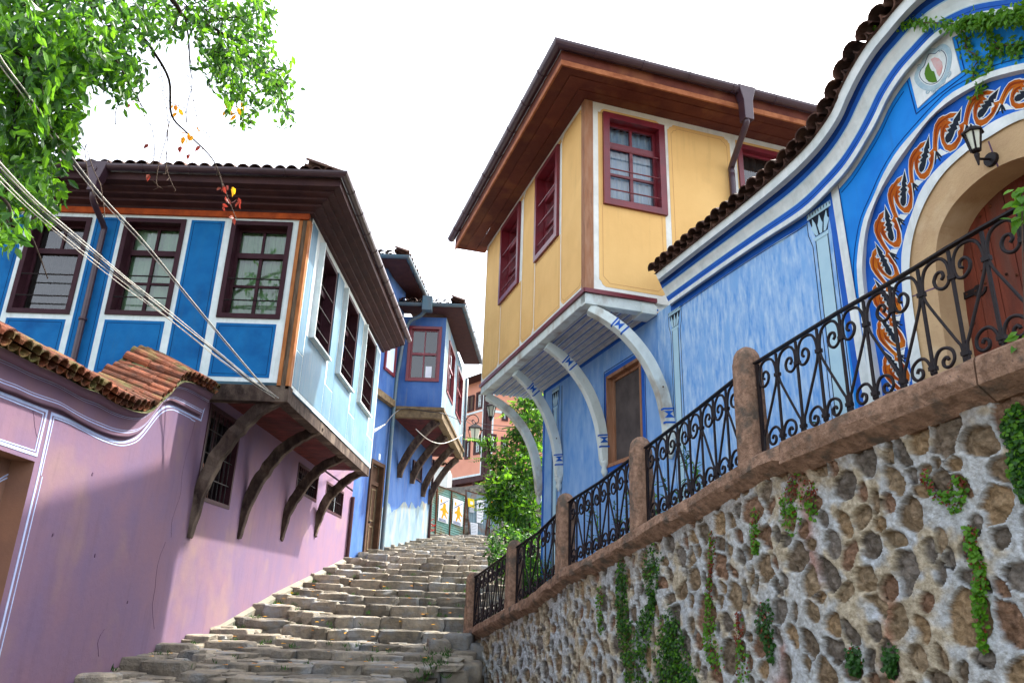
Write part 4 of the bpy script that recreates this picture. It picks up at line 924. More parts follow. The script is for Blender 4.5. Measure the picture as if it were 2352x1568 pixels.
# coping stones, each a slab with an under-cut chamfer
joints=[-.12,1.15,2.35,3.35,4.45,5.15,6.35,7.62,9.3,11.1,UE]
for a,b in zip(joints,joints[1:]):
    mb=MB(); k=max(6,int((b-a)/.08)); big=.035 if a>7.5 else 0.; rows=[]
    for i in range(k+1):
        u=a+.006+(b-a-.012)*i/k; z=cz(u); wob=lambda s_: .016*noise.noise(V((u*4.1,s_*3.3,1.7)))+.008*noise.noise(V((u*17,s_*3,5)))
        e=.02 if i in(0,k) else 0
        sec=[(-.30,z),(-.05,z+wob(1)),(.12+big-.02,z-.004+wob(2)),(.14+big+wob(3)-e,z-.03),(.145+big+wob(4)*1.5-e,z-.11+wob(5)),(.12+big+wob(6),z-.14-big),(.03,z-.20-big*1.6+wob(7)),(-.1,z-.22-big),(-.30,z-.22)]
        rows.append([CP(u,zz,n) for n,zz in sec])
    for i in range(k):
        for j in range(8): mb.face([rows[i][j],rows[i+1][j],rows[i+1][j+1],rows[i][j+1]],M['granite'])
    mb.face(rows[0][::-1],M['granite']); mb.face(rows[-1],M['granite']); mb.build('coping_stone',RW,merge=True)
# rubble face
U0_,U1_,V0_,V1_=-.35,UE,-3.4,0
nu_,nv_=1250,420
us=np.linspace(U0_,U1_,nu_+1); 
tops=np.array([cz(u)-.17 for u in us]); H0=4.6
vv=np.linspace(0,1,nv_+1)
Ug=np.repeat(us[:,None],nv_+1,1); Vg=tops[:,None]-vv[None,:]*H0
asp=.85
def seeds():
    P=[];tries=0
    while tries<19000:
        tries+=1
        u=rng.uniform(U0_-.2,U1_+.2); v=rng.uniform(-4.6,1.9); r=rng.choice([.048,.068,.09,.12],p=[.30,.33,.25,.12])*(.92 if u<6 else 1.08)
        ok=True
        if P:
            A=np.array(P); d=np.hypot(A[:,0]-u,(A[:,1]-v)*asp); ok=(d>(A[:,2]+r)*.83).all()
        if ok: P.append((u,v,r))
    return np.array(P)
SD=seeds()
def vn(x,y,seed=0):
    T=np.random.default_rng(seed).uniform(-1,1,(256,256)); xi=np.floor(x).astype(int); yi=np.floor(y).astype(int); fx=x-xi; fy=y-yi; fx=fx*fx*(3-2*fx); fy=fy*fy*(3-2*fy)
    g=lambda i,j: T[i%256,j%256]
    return (g(xi,yi)*(1-fx)+g(xi+1,yi)*fx)*(1-fy)+(g(xi,yi+1)*(1-fx)+g(xi+1,yi+1)*fx)*fy
def fb(k,seed): return .6*vn(Ug*k,Vg*k,seed)+.3*vn(Ug*k*2.1,Vg*k*2.1,seed+1)+.15*vn(Ug*k*4.3,Vg*k*4.3,seed+2)
nx_=fb(3.,1); ny_=fb(3.,11); n3=fb(9.,21)
pu=Ug+nx_*.07+n3*.005; pv=Vg+ny_*.07
F1=np.full(pu.shape,9.);F2=np.full(pu.shape,9.);ID=np.zeros(pu.shape,int)
ang=rng.uniform(0,math.pi,len(SD)); st=rng.uniform(.75,1.0,len(SD))
for i,(a,b,r) in enumerate(SD):
    m_=(np.abs(pu-a)<.55)&(np.abs(pv-b)<.65)
    du=pu[m_]-a; dv=(pv[m_]-b)*asp; ca,sa=math.cos(ang[i]),math.sin(ang[i]); x=du*ca+dv*sa; y=-du*sa+dv*ca
    d=(np.abs(x*st[i])**2.1+np.abs(y/st[i])**2.1)**(1/2.1)/r
    g1=F1[m_];g2=F2[m_];idm=ID[m_]
    nb=d<g1; f2n=np.where(nb,g1,np.minimum(g2,d)); f1n=np.where(nb,d,g1); idm=np.where(nb,i,idm)
    F1[m_]=f1n;F2[m_]=f2n;ID[m_]=idm
def ss(x,a,b): t=np.clip((x-a)/(b-a),0,1); return t*t*(3-2*t)
shr=rng.uniform(.93,1.15,len(SD))[ID]
ins=ss(shr-F1,-.03,.06)*ss(F2-F1,.17,.28)
dep=rng.uniform(.35,1.,len(SD))[ID]
bulge=np.clip(1-F1/shr,0,1)
n4=fb(26.,31)
off=.035-ins*(.034*dep+.026)+ins*bulge*.03+nx_*.014+n4*.014*(.35+ins*1.5)+fb(60.,61)*.004+n3*.006
fc=CP.n
X=CP.o.x+CP.u.x*Ug+fc.x*(off-.0); Yy=CP.o.y+CP.u.y*Ug+fc.y*(off-.0); Z=Vg
verts=np.stack([X,Yy,Z],-1).reshape(-1,3)
palette=np.array([[.29,.215,.14],[.22,.175,.13],[.34,.26,.17],[.19,.165,.14],[.38,.27,.16],[.29,.18,.12],[.24,.215,.19]])
pc=palette[rng.integers(0,len(palette),len(SD))][ID]
mo=np.array([.56,.62,.68])+(nx_*.5+.5)[...,None]*np.array([.06,.02,-.05])
wt=ss(n3+ny_*1.2,-.1,.6)[...,None]; mo=mo*(1-wt)+np.array([.58,.51,.38])*wt
# damp brown streak under the coping and rusty drip stains (dirt with its own outline)
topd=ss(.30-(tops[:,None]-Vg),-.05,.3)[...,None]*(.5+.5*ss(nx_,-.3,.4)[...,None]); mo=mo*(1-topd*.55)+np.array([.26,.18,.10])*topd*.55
for (cu,w_,v0,v1) in ((GW and CP.px(c6b(820,1200))[0],.07,-.9,.1),(CP.px(c6b(275,1300))[0],.05,-1.4,-.2),(CP.px(c6b(440,600))[0],.05,.2,1.)):
    s_=np.exp(-((Ug+nx_*.12-cu)/w_)**2)*ss(Vg,v0-.2,v0+.1)*(1-ss(Vg,v1-.1,v1+.1)); mo=mo*(1-.7*s_[...,None])+np.array([.42,.16,.09])*.7*s_[...,None]
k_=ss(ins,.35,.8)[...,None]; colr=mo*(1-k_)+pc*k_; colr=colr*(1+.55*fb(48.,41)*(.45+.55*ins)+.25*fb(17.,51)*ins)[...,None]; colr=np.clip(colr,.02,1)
NI=(nu_+1)*(nv_+1); idx=np.arange(NI).reshape(nu_+1,nv_+1)
faces=np.stack([idx[:-1,:-1],idx[:-1,1:],idx[1:,1:],idx[1:,:-1]],-1).reshape(-1,4)
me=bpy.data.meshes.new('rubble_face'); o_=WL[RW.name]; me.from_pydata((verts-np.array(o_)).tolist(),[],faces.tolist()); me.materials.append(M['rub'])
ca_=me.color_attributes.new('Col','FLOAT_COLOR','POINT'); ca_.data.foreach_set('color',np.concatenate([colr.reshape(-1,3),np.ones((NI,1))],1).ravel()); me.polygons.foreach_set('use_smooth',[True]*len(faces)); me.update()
ro=bpy.data.objects.new('rubble_face',me); COL.objects.link(ro); ro.parent=RW
mb=MB(); mb.face([CP(-.35,-4,.03),CP(-.35,cz(-.3)-.1,.03),CP(-.35,cz(-.3)-.1,-.4),CP(-.35,-4,-.4)],M['rubble']); mb.build('wall_end',RW)
# posts
PU=[CP.px((1085,1380))[0],CP.px((1181,1300))[0],CP.px((1299,1210))[0],CP.px((1473,1100))[0],CP.px((1722,920))[0]]
where=['at the foot of the stair railing','second from the foot of the stair railing','at the middle of the stair railing','fourth from the foot, beside the brown framed window','largest and nearest, between the two long railing panels']
ht=[.90,.93,.96,.96,1.0]
for i,u in enumerate(PU):
    t=thing('stone_post','pink granite post with rounded top, '+where[i],'post',CP(u,cz(u),0),'granite posts of the stair railing')
    mb=MB(); w_=.095; h=ht[i]; prof_=[(-w_*1.0,-.02),(w_*1.0,-.02),(w_,h-.13)]+[(w_*.97*math.cos(a),h-.12+.115*math.sin(a)) for a in [math.pi*j/10 for j in range(11)]]+[(-w_,h-.13)]
    vs=[];fs=[]
    # rounded shaft: rows of section rings
    rows=[]
    for z,s_ in ((-.03,1.04),(.2,1.02),(.5,1.0),(h-.16,.98),(h-.135,1.0),(h-.12,.99),(h-.07,.88),(h-.03,.66),(h-.008,.36),(h,.04)):
        ring=[]
        for j in range(16):
            a=2*math.pi*(j+.5)/16; c,s=math.cos(a),math.sin(a); e=.35 if z<h-.14 else .6
            x=math.copysign(abs(c)**e,c)*.098*s_; y=math.copysign(abs(s)**e,s)*.105*s_
            n_=.005*noise.noise(V((x*20+i*7,y*20,z*9)))
            ring.append(CP(u+x+n_,cz(u)+z,y+n_))
        rows.append(ring)
    for a,b in zip(rows,rows[1:]):
        for j in range(16): mb.face([a[j],a[(j+1)%16],b[(j+1)%16],b[j]],M['granite'])
    mb.face(rows[-1],M['granite']); mb.build('shaft',t,smooth=True,merge=True)
# railings
def railpanel(u0,u1,label,first):
    t=thing('iron_railing',label,'railing',CP((u0+u1)/2,cz((u0+u1)/2),0),'wrought iron railing panels on the coping')
    n=max(2,round((u1-u0)/.232)); 
    if n%2: n+=1
    d=(u1-u0)/n; Hh=.80
    uk=[u0+d*i for i in range(n+1)]
    def bz(u): return cz(u)
    P=lambda u,v,n_=0: CP(u,bz(u)+v,n_)
    mb=MB(); mb.beam([P(u0-.03+ (u1-u0+.06)*i/n,Hh,0) for i in range(n+1)],.014,.042,(0,0,1),M['iron']); mb.build('top_rail',t)
    for i,u in enumerate(uk):
        mb=MB(); A=(i%2==0); r=.011
        if 0<i<n or True:
            mb.beam([P(u,-.02),P(u,Hh-.02)],.03 if i in(0,n) else .022,.012 if i not in(0,n) else .022,(CP.u),M['iron'])
            mb.build('bar',t)
    mc=MB(); mv=MB(); 
    for i,u in enumerate(uk):
        A=(i%2==1)
        for v0,v1 in ((Hh-.215,Hh-.185),(.085,.112)):
            if 0<i<n: mc=MB(); mc.fbox(Fr(P(u,0),CP.u,CP.n),-.026,.026,v0,v1,-.016,.016,M['iron']); mc.build('collar',t)
        sgs=[s for s in (-1,1) if not((i==0 and s<0) or (i==n and s>0))]
        for s in sgs:
            if A:
                # arch springing from the collar to the rail then curling down next to the neighbour
                mb=MB(); R=.5*d-.012
                sl=lambda x,v:P(u+s*x,v)
                body=[(.012,Hh-.20),(.02,Hh-.12),(.05,Hh-.055),(.10,Hh-.03),(d-.07,Hh-.035),(d-.03,Hh-.08),(d-.018,Hh-.15),(d-.03,Hh-.215),(d-.07,Hh-.24),(d-.115,Hh-.215),(d-.13,Hh-.165),(d-.105,Hh-.125),(d-.07,Hh-.128),(d-.06,Hh-.16),(d-.078,Hh-.178)]
                pp=cr(body,4); mb.tube([sl(x,v) for x,v in pp],.0115,M['iron'],6); mb.build('scroll',t,smooth=True)
                # diagonal from upper collar to foot of neighbour
                mb=MB(); pp=cr([(.014,Hh-.19),(.018,Hh-.24),(.05,Hh-.32),(d-.05,.21),(d-.02,.15),(d-.016,.06),(d-.016,0)],4); mb.tube([sl(x,v) for x,v in pp],.0105,M['iron'],6); mb.build('diagonal_bar',t,smooth=True)
                mb=MB(); pp=cr([(.012,.06),(.02,.13),(.055,.185),(.105,.19),(.15,.155),(.155,.10),(.12,.065),(.082,.078),(.078,.115),(.105,.13),(.118,.108)],4); mb.tube([sl(x,v) for x,v in pp],.0115,M['iron'],6); mb.build('scroll',t,smooth=True)
    return t
segs=[(PU[0]+.12,PU[1]-.12,'lowest and farthest wrought iron railing panel, at the foot of the steps'),(PU[1]+.12,PU[2]-.12,'wrought iron railing panel in front of the dark green bush'),(PU[2]+.12,PU[3]-.12,'wrought iron railing panel in front of weeds and the blue wall corner'),(PU[3]+.12,PU[4]-.12,'wrought iron railing panel below the brown framed window'),(PU[4]+.13,PU[4]+.13+.234*16,'longest and nearest wrought iron railing panel, in front of the arched door')]
for k,(a,b,l) in enumerate(segs): railpanel(a,b,l,k==0)
# ============================================================ GROUND, STEPS
mb=MB(); 
xs=[-400,-60,-12,-4.75,-3,-1.5,-.85,-.65,0,1.5,3,6,12,60,400]; ys=[-300,-30,-10,0,5,9.1,11,12.6,12.9,14.5,16,19,22,25,30,36,45,60,90,400,1500]
def hz(x,y): return gz(y)-.12-(1.5 if (y<12.7 and x>-.7) else 0)
for a,b in zip(ys,ys[1:]):
    for c,d in zip(xs,xs[1:]): mb.face([(c,a,hz(c,a)),(d,a,hz(d,a)),(d,b,hz(d,b)),(c,b,hz(c,b))],M['dirt'])
tag(mb.build('ground'),kind='structure')
# sloping landing behind the railing
mb=MB(); k=40
for i in range(k):
    a=-.2+(UE+.2)*i/k; b=-.2+(UE+.2)*(i+1)/k
    za,zb=cz(a)-.06,cz(b)-.06
    mb.face([CP(a,za,-.25),CP(b,zb,-.25),CP(b,zb,-3.2),CP(a,za,-3.2)],M['dirt'])
    mb.face([CP(a,za,-.25),CP(b,zb,-.25),CP(b,zb-3,-.25),CP(a,za-3,-.25)],M['dirt'])
tag(mb.build('raised_path'),kind='structure')
def stone(mb,c,sx,sy,sz,m,rot=0,rn=.1,seed=0,flat=.5):
    """irregular rounded block: superellipsoid with lumps"""
    vs=[];fs=[]; na,nb=12,6; e1,e2=.30,.34
    ca,sa=math.cos(rot),math.sin(rot); ph=random.random()*99
    for i in range(nb+1):
        t=-math.pi/2+math.pi*i/nb
        for j in range(na):
            p=2*math.pi*j/na; ct=abs(math.cos(t))**e1; x=math.copysign(abs(math.cos(p))**e2,math.cos(p))*ct; y=math.copysign(abs(math.sin(p))**e2,math.sin(p))*ct; z=math.copysign(abs(math.sin(t))**e1,math.sin(t))
            q=1+rn*noise.noise(V((x*1.3+ph,y*1.3,z*1.3)))*1.6
            X_,Y_,Z_=x*sx*q,y*sy*q,z*sz*(1+rn*noise.noise(V((x*1.1,y*1.1+ph,2)))*1.2)
            vs.append((c[0]+X_*ca-Y_*sa,c[1]+X_*sa+Y_*ca,c[2]+Z_))
    for i in range(nb):
        for j in range(na): fs.append((i*na+j,i*na+(j+1)%na,(i+1)*na+(j+1)%na,(i+1)*na+j))
    mb.mesh(vs,fs,m)
mb=MB()
def rightx(y): # right edge of the street
    if y<12.9: 
        return -.86-.14*(12.8-y)
    return .25+(y-12.9)*.03
yy=5.0; 
while yy<36:
    st=(1.02 if yy<18 else 1.15)*random.uniform(.88,1.1); z0=gz(yy); rise=gz(yy+st)-z0; x=-4.72; xr=rightx(yy)+.2
    bow=lambda x: .45*max(0,(-3.2-x))-.02*(x+1.5)**2*0+.06*math.sin(x*1.7+yy)
    zs=lambda x: .10*max(0,-3.3-x)
    hh=max(.085,rise*.62)
    while x<xr:
        w_=random.choice((.11,.16,.22,.28,.34))*random.uniform(.9,1.15); 
        stone(mb,(x+w_,yy+bow(x)+random.gauss(0,.025),z0+rise*.55-hh*.1+zs(x)+random.gauss(0,.012)),w_*1.02,random.uniform(.13,.19),hh*random.uniform(.9,1.12),M['stone'],random.gauss(0,.07),.2); x+=2*w_-.012
    nr=3; dy=(st-.34)/nr
    for r in range(nr):
        x=-4.72+random.uniform(-.1,.1)
        while x<xr:
            w_=random.choice((.09,.14,.20,.26))*random.uniform(.85,1.15)
            f=(r+1)/(nr+1)
            stone(mb,(x+w_,yy+.24+dy*(r+.5)+bow(x)+random.gauss(0,.03),z0+rise*(.62+.26*f)+zs(x)+random.gauss(0,.010)-.01),w_*1.04,dy*random.uniform(.55,.72),.05,M['stone'],random.gauss(0,.22),.22); x+=2*w_-.01
    yy+=st
tag(mb.build('cobbled_steps',smooth=False,merge=False),kind='structure')
# boulders where the retaining wall meets the steps
mb_=None
bl_=[((1050,1478),.24,.2,.15,12.3,'large pale block capping the rough end of the retaining wall'),((1005,1492),.16,.16,.15,12.0,'squarish boulder left of the retaining wall end'),((1062,1512),.20,.16,.12,12.0,'mossy boulder below the pale cap block'),((1018,1528),.2,.18,.16,11.6,'grey boulder at the lower right end of the steps'),((1075,1548),.2,.18,.16,11.5,'boulder under the corner of the rubble wall'),((1040,1564),.2,.18,.15,11.1,'low boulder at the bottom frame edge'),((985,1548),.17,.16,.14,11.0,'small rough block beside the lowest steps'),((995,1520),.12,.12,.1,11.3,'fist sized stone wedged between the boulders'),((1095,1500),.16,.14,.14,12.3,'dark boulder tucked against the mortar of the wall end')]
for q,a,b,c,y,l in bl_:
    d=ray(q); p=d*(y/d.y); mb=MB(); stone(mb,p,a,b,c,M['stone'],random.gauss(0,.3),.3); tag(mb.build('boulder',merge=True,smooth=True),l,'boulder','boulders at the foot of the retaining wall')
# ============================================================ FAR BLUE HOUSE (house with overhanging bay)
def hy(q,y): d=ray(q); return d*(y/d.y)
def hzp(q,z): d=ray(q); return d*(z/d.z)
H2=thing('indigo_house','weathered indigo blue house farther up the steps with a bay on grey struts','house',(-4.1,25,gz(25)))
A_=V((-4.6,22.5,0));B_=V((-4.1,25,0));
WA=Fr(A_,(B_-A_),((B_-A_).cross(V((0,0,1)))))
FB=Fr((0,25.2,0),(1,0,0),(0,-1,0))
c0=FB.P((1013,936)); zb=c0.z; c1_=hzp((1061,1034),zb)
SB=Fr((c0.x,c0.y,0),(c1_.x-c0.x,c1_.y-c0.y,0),V((c1_.x-c0.x,c1_.y-c0.y,0)).cross(V((0,0,1)))); LB=(V((c1_.x,c1_.y,0))-V((c0.x,c0.y,0))).length
cb=hy((980,1250),25.2+LB*.98); WB=Fr(B_,(cb.x-B_.x,cb.y-B_.y,0),V((cb.x-B_.x,cb.y-B_.y,0)).cross(V((0,0,1)))); LW=(V((cb.x,cb.y,0))-B_).length
zt2=FB.px((1025,733))[1]; LA=(B_-A_).length
dq=[WA.px(q) for q in ((852,1052),(889,1088),(875,1277),(830,1262))]
du0,du1=max(.25,dq[0][0]),min(LA-.12,dq[1][0]); dv0=gz(23)+.25; dv1=dq[0][1]
mb=MB(); wall(mb,WA,-.05,LA,0,zb,[(du0,du1,dv0,dv1)],M['hblue'],rev=.25,mrev=M['hwood']); mb.fbox(WA,-.0,LA,zb-.1,zb+.12,0,.18,M['hwood'])
wall(mb,WA,-2.,LA+.3,zb,10.6,[],M['hblue'],n=.10); mb.face([WA(-2,0,.1),WA(-2,10.6,.1),WA(-2,10.6,-3),WA(-2,0,-3)],M['hblue'])
wall(mb,WB,0,LW,0,zb,[],M['hblue']); jg=[(LW*i/24,gz(25+7*i/24)+1.55+.55*noise.noise(V((i*.35,3.3,0)))+.22*noise.noise(V((i*1.3,7,0)))) for i in range(25)]; mb.fpoly(WB,[(0,0)]+[(LW,0)]+jg[::-1],0,.012,M['hpale']); mb.face([WB(LW,0),WB(LW,zb),WB(LW,zb,-4),WB(LW,0,-4)],M['hpale'])
mb.build('street_wall',H2)
d=sub('house_door',H2,lambda m:(rectframe(m,WA,du0,du1,dv0-.2,dv1,.12,-.12,.05,M['hdoor']),m.fbox(WA,du0+.12,du1-.12,dv0,dv1-.12,-.2,-.15,M['hdoor']),m.fbox(WA,du0+.1,du1-.1,dv1-.75,dv1-.62,-.2,-.08,M['hdoor'])))
mb=MB(); um=(du0+du1)/2
for a,b in ((du0+.2,um-.06),(um+.06,du1-.2)):
    for v0,v1 in ((dv0+.2,dv0+.95),(dv0+1.1,dv1-.85)): rectframe(mb,WA,a,b,v0,v1,.04,-.152,-.13,M['hwood'])
mb.build('door_moulding',d); sub('door_handle',d,lambda m:m.tube([WA(um+.03,dv0+1.05,-.15),WA(um+.03,dv0+1.05,-.08)],.03,M['iron'],8))
sub('number_plate',H2,lambda m:m.fbox(WA,*sorted((WA.px((870,1042))[0],WA.px((870,1042))[0]+.14)),WA.px((870,1055))[1],WA.px((870,1041))[1],0,.015,M['white']))
sub('door_step',H2,lambda m:m.box(WA(du0-.15,gz(22.6)-.3,0),WA.u*(du1-du0+.4),WA.n*.5,V((0,0,.55)),M['rubble']),bev=.03)
# bay
wL=WB(0,0).x; fwn=[FB.px((941,749)),FB.px((1008,877))]; f_=(fwn[0][0],fwn[1][0],fwn[1][1],fwn[0][1])
mb=MB(); wall(mb,FB,-4.2,c0.x,zb,zt2+.05,[f_],M['hblue'],rev=.15); 
sws=[]
for tl,tr,bl,br in (((1031.7,783),(1046,809),c4(950,125),c4(995,235)),((1048,824),(1061,857),c4(1020,275),c4(1060,360))):
    a=SB.px(bl)[0];b=SB.px(br)[0]; sws.append((a,b,f_[2]-.05,f_[3]-.1))
wall(mb,SB,0,LB,zb,zt2+.05,sws,M['hpale'],rev=.12); mb.face([SB(LB,zb),SB(LB,zt2+.05),SB(LB,zt2,-3),SB(LB,zb,-3)],M['hpale'])
mb.build('bay_wall',H2)
w_=window(H2,FB,*f_,'burg',cw=.10,depth=.1,proud=.05,bars=0,curt=None,upper=.5,lowrows=1,sash=.06); 
sub('paper_notice',w_,lambda m:m.fbox(FB,*sorted((FB.px(c3(1565,1380))[0],FB.px(c3(1620,1380))[0])),FB.px(c3(1590,1380))[1],FB.px(c3(1590,1260))[1],-.09,-.075,M['paper']))
for s_ in sws: window(H2,SB,*s_,'burg',cw=.08,depth=.08,proud=.04,bars=0,curt='blind',upper=.4,lowrows=1)
sub('bay_rim_beam',H2,lambda m:(m.fbox(FB,-4.2,c0.x+.03,zb-.38,zb,-.2,.06,M['hwood']),m.fbox(SB,-.06,LB+.05,zb-.4,zb,-.2,.06,M['hwood']),m.fbox(FB,-4.2,c0.x+.06,zb-.12,zb-.02,.06,.12,M['hwood']),m.fbox(SB,-.1,LB+.05,zb-.12,zb-.02,.06,.12,M['hwood'])))
sub('bay_soffit',H2,lambda m:m.face([SB(0,zb-.3,-.05),SB(LB,zb-.3,-.05),SB(LB,zb-.3,-2.8),SB(0,zb-.3,-2.8)],M['redsoffit']))
for k,(t,f) in enumerate((((1001,961),(915,1096)),((1022,996),(944,1110)),((1042,1028),(969,1140)),((1052,1050),(985,1157)))):
    F_=WB.P(f,.03); ut=[.25,LB*.36,LB*.68,LB*.97][k]; T_=SB(ut,zb-.42,-.15)
    a=V((F_.x,F_.y,0)); b=V((T_.x,T_.y,0)); at=lambda p,q:V((*(a.lerp(b,p)).xy,F_.z+(T_.z-F_.z)*q))
    mb=MB(); mb.beam(cr([at(0,0),at(.04,.15),at(.25,.45),at(.55,.73),at(.8,.9),at(1,1)],4),.22,.26,(0,1,0),M['bracketw']); mb.build('bracket',H2,merge=True,bev=.02)
gwn=[WB.px((948,1055)),WB.px((965,1108))]; sub('small_window',H2,lambda m:(m.fbox(WB,gwn[0][0],gwn[1][0],gwn[1][1],gwn[0][1],0,.02,M['dark']),rectframe(m,WB,gwn[0][0],gwn[1][0],gwn[1][1],gwn[0][1],.06,.02,.06,M['casing'])))
# roofs
def roofset(cpx,fpx,spx,z,inner,name):
    C_=hzp(cpx,z); F0=V((C_.x-4.2,C_.y,z)); Sd=hzp(spx,z+.0); 
    mb=MB(); up=V((0,0,1)); dl=(Sd-C_); dl.z=0
    gutterrun(mb,[F0,C_,C_+dl],.09,M['gutter2']); mb.build('gutter',H2)
    mb=MB(); I=[F0+V((0,.75,-.12)),C_+V((-.75,.75,-.12)),C_+dl+V((-.75,0,-.12))]; O=[F0+V((0,.06,-.1)),C_+V((-.06,.06,-.1)),C_+dl+V((-.06,0,-.1))]
    for k in (0,1): mb.face([I[k],I[k+1],O[k+1],O[k]],M['dbrown']); mb.face([O[k],O[k+1],O[k+1]+up*.12,O[k]+up*.12],M['dbrown'])
    mb.face([I[2],O[2],O[2]+up*.15,I[2]+up*.5],M['dbrown'])
    mb.build('eave_boards',H2)
    mb=MB(); R_=[C_+V((-2.5,2.5,1.0)),F0+V((0,2.5,1.0)),C_+dl+V((-2.5,0,1.0))]; up5=up*.06
    mb.face([F0+up5,C_+up5,R_[0],R_[1]],M['tiledk']); mb.face([C_+up5,C_+dl+up5,R_[2],R_[0]],M['tiledk'])
    tilerow(mb,[F0+up*.06,C_+up*.06+V((-.1,.08,0))],(0,-1,0),.35,1,M['tiledk'],sp=.3,r=.14,L=.5); tilerow(mb,[C_+up*.06,C_+dl+up*.06],(1,0,0),.35,1,M['tiledk'],sp=.3,r=.12,L=.5); mb.build('roof',H2)
    return C_
cB=roofset((1064,700),None,(1105,832),zt2+.35,0,'b')
cA=roofset((936,588),None,(983,690),10.6,0,'a')
mb=MB(); hp=hy((982,700),24.6); mb.box(hp-V((.18,.15,.25)),(.36,0,0),(0,.3,0),(0,0,.55),M['gutter2']); mb.build('rain_hopper',H2,bev=.02)
px_=[hy((977,712),24.7),hy((966,725),24.8),hy((935,748),24.9)]; wx=WB(0.0,0,.12)
mb=MB(); mb.tube(cr([*px_,V((wx.x+.05,24.95,7.6)),V((wx.x,24.95,6.9)),V((wx.x,24.95,4)),V((wx.x,24.95,gz(25)+.1)),V((wx.x+.1,24.7,gz(25)-.02))],4),.07,M['gutter2'],8); mb.build('downpipe',H2,smooth=True)
sub('downpipe',H2,lambda m:(m.tube([SB(LB-.1,zt2,.08),SB(LB-.1,zb-.3,.08)],.06,M['gutter2'],8)),smooth=True)
sub('downpipe',H2,lambda m:(m.tube([WB(LW-.05,zb-.5,.08),WB(LW-.05,gz(30)-.3,.08)],.06,M['dbrown'],8)),smooth=True)
uw=[WA.px(q,.1) for q in ((895,800),(921,852))]; 
sub('upper_window',H2,lambda m:(rectframe(m,WA,LA-1.25,LA-.25,zb+.9,zb+2.6,.1,.10,.16,M['burg']),m.fbox(WA,LA-1.15,LA-.35,zb+1,zb+2.5,.10,.12,M['curtainb'])))
# street lamp on the bay corner
ly=25.2+LB*.93; SLm=thing('scroll_lamp','black street lamp hanging from a curled iron arm beside the pink house','lamp',hy((1067,990),ly))
mb=MB(); pts_=[f2(440,470),f2(437,420),f2(450,370),f2(480,338),f2(515,330),f2(545,350),f2(552,385),f2(530,408),f2(505,400),f2(498,382),f2(510,373),f2(520,382)]
mb.tube([hy(q,ly) for q in cr(pts_,4)],.022,M['iron'],6); mb.tube([hy(f2(518,405),ly),hy(f2(520,432),ly)],.015,M['iron'],5); mb.build('scroll_arm',SLm,smooth=True)
cc=hy(f2(520,556),ly); lantern(SLm,cc,.56,.30,'lglass',six=4)
# hanging lantern below the far corner of the yellow house
hq=hy(f2(655,352),14.9); HL=thing('hanging_lantern','black hexagonal lantern hanging by a chain under the far corner of the yellow house','lamp',hq)
lantern(HL,hq,.22,.092,'lglass'); mb=MB(); top_=V((hq.x,hq.y,3.9)); mb.tube([hq-V((0,0,.08)),hq-V((0,0,.0))],[.02,.05],M['iron'],6)
z=hq.z+.34; k=0
while z<3.9:
    mb.tube([V((hq.x+.014*math.cos(g+0),hq.y,z+.02+.024*math.sin(g))) if k%2 else V((hq.x,hq.y+.014*math.cos(g),z+.02+.024*math.sin(g))) for g in [i*math.pi/4 for i in range(9)]],.004,M['iron'],4,cap=False); z+=.036; k+=1
mb.build('chain',HL)
# ============================================================ PINK HOUSE AND BEYOND
kc=hy((1116,1000),44); kz=lambda fr,q:fr.px(q)
aK=math.radians(-38); K1=Fr((kc.x,kc.y,0),(math.sin(aK),math.cos(aK),0),(-math.cos(aK),math.sin(aK),0)); K2=Fr((kc.x,kc.y,0),(math.cos(aK),-math.sin(aK),0),(-math.sin(aK)*-1,-math.cos(aK),0))
K2=Fr((kc.x,kc.y,0),(math.cos(aK)*.9,.30,0),(.30,-math.cos(aK)*.9,0))
PK=thing('pink_house','salmon pink house with dark timber trim and shutters far behind the fence','house',(kc.x,kc.y,gz(44)))
zbk=K1.px(f2(590,832))[1]; ztk=K1.px(f2(590,15))[1]-.2
mb=MB(); K=[]
def W1(x0,y0,x1,y1,fr):
    a,b=fr.px(f2(x0,y1)),fr.px(f2(x1,y0)); return (min(a[0],b[0]),max(a[0],b[0]),min(a[1],b[1]),max(a[1],b[1]))
kw1=[W1(532,130,594,292,K1),W1(438,535,488,705,K1),W1(512,495,578,668,K1)]; kw2=[W1(636,190,690,298,K2),W1(640,495,702,640,K2),W1(745,260,800,380,K2),W1(735,520,800,660,K2)]
wall(mb,K1,0,14,zbk,ztk,kw1,M['salmon'],rev=.15); wall(mb,K2,0,14,zbk,ztk,kw2,M['salmon'],rev=.15)
wall(mb,K1,0,14,0,zbk-.3,[],M['salmon'],n=-.6); wall(mb,K2,0,14,0,zbk-.3,[],M['salmon'],n=-.6)
mb.build('house_wall',PK)
mb=MB(); mb.fbox(K1,-.1,14,zbk-.32,zbk,-.6,.05,M['dbrown']); mb.fbox(K2,-.1,14,zbk-.32,zbk,-.6,.05,M['dbrown']); mb.fbox(K1,0,14,zbk,zbk+.12,0,.04,M['white']); 
for k in range(6): mb.beam([K1(1+2.0*k,zbk-1.5,-.55),K1(1+2.0*k,zbk-.3,0)],.22,.2,K1.u,M['dbrown'])
mb.fbox(K1,0,.3,zbk,ztk,0,.05,M['dbrown']); mb.fbox(K2,0,.3,zbk,ztk,0,.05,M['dbrown']); mb.fbox(K1,.32,.42,zbk,ztk,0,.03,M['white']); mb.fbox(K2,.35,.45,zbk,ztk,0,.03,M['white'])
vm=K1.px(f2(590,300))[1]; mb.fbox(K1,0,14,vm,vm+.12,0,.03,M['white']); mb.fbox(K2,0,14,vm-.1,vm+.05,0,.03,M['white']); mb.build('timber_trim',PK)
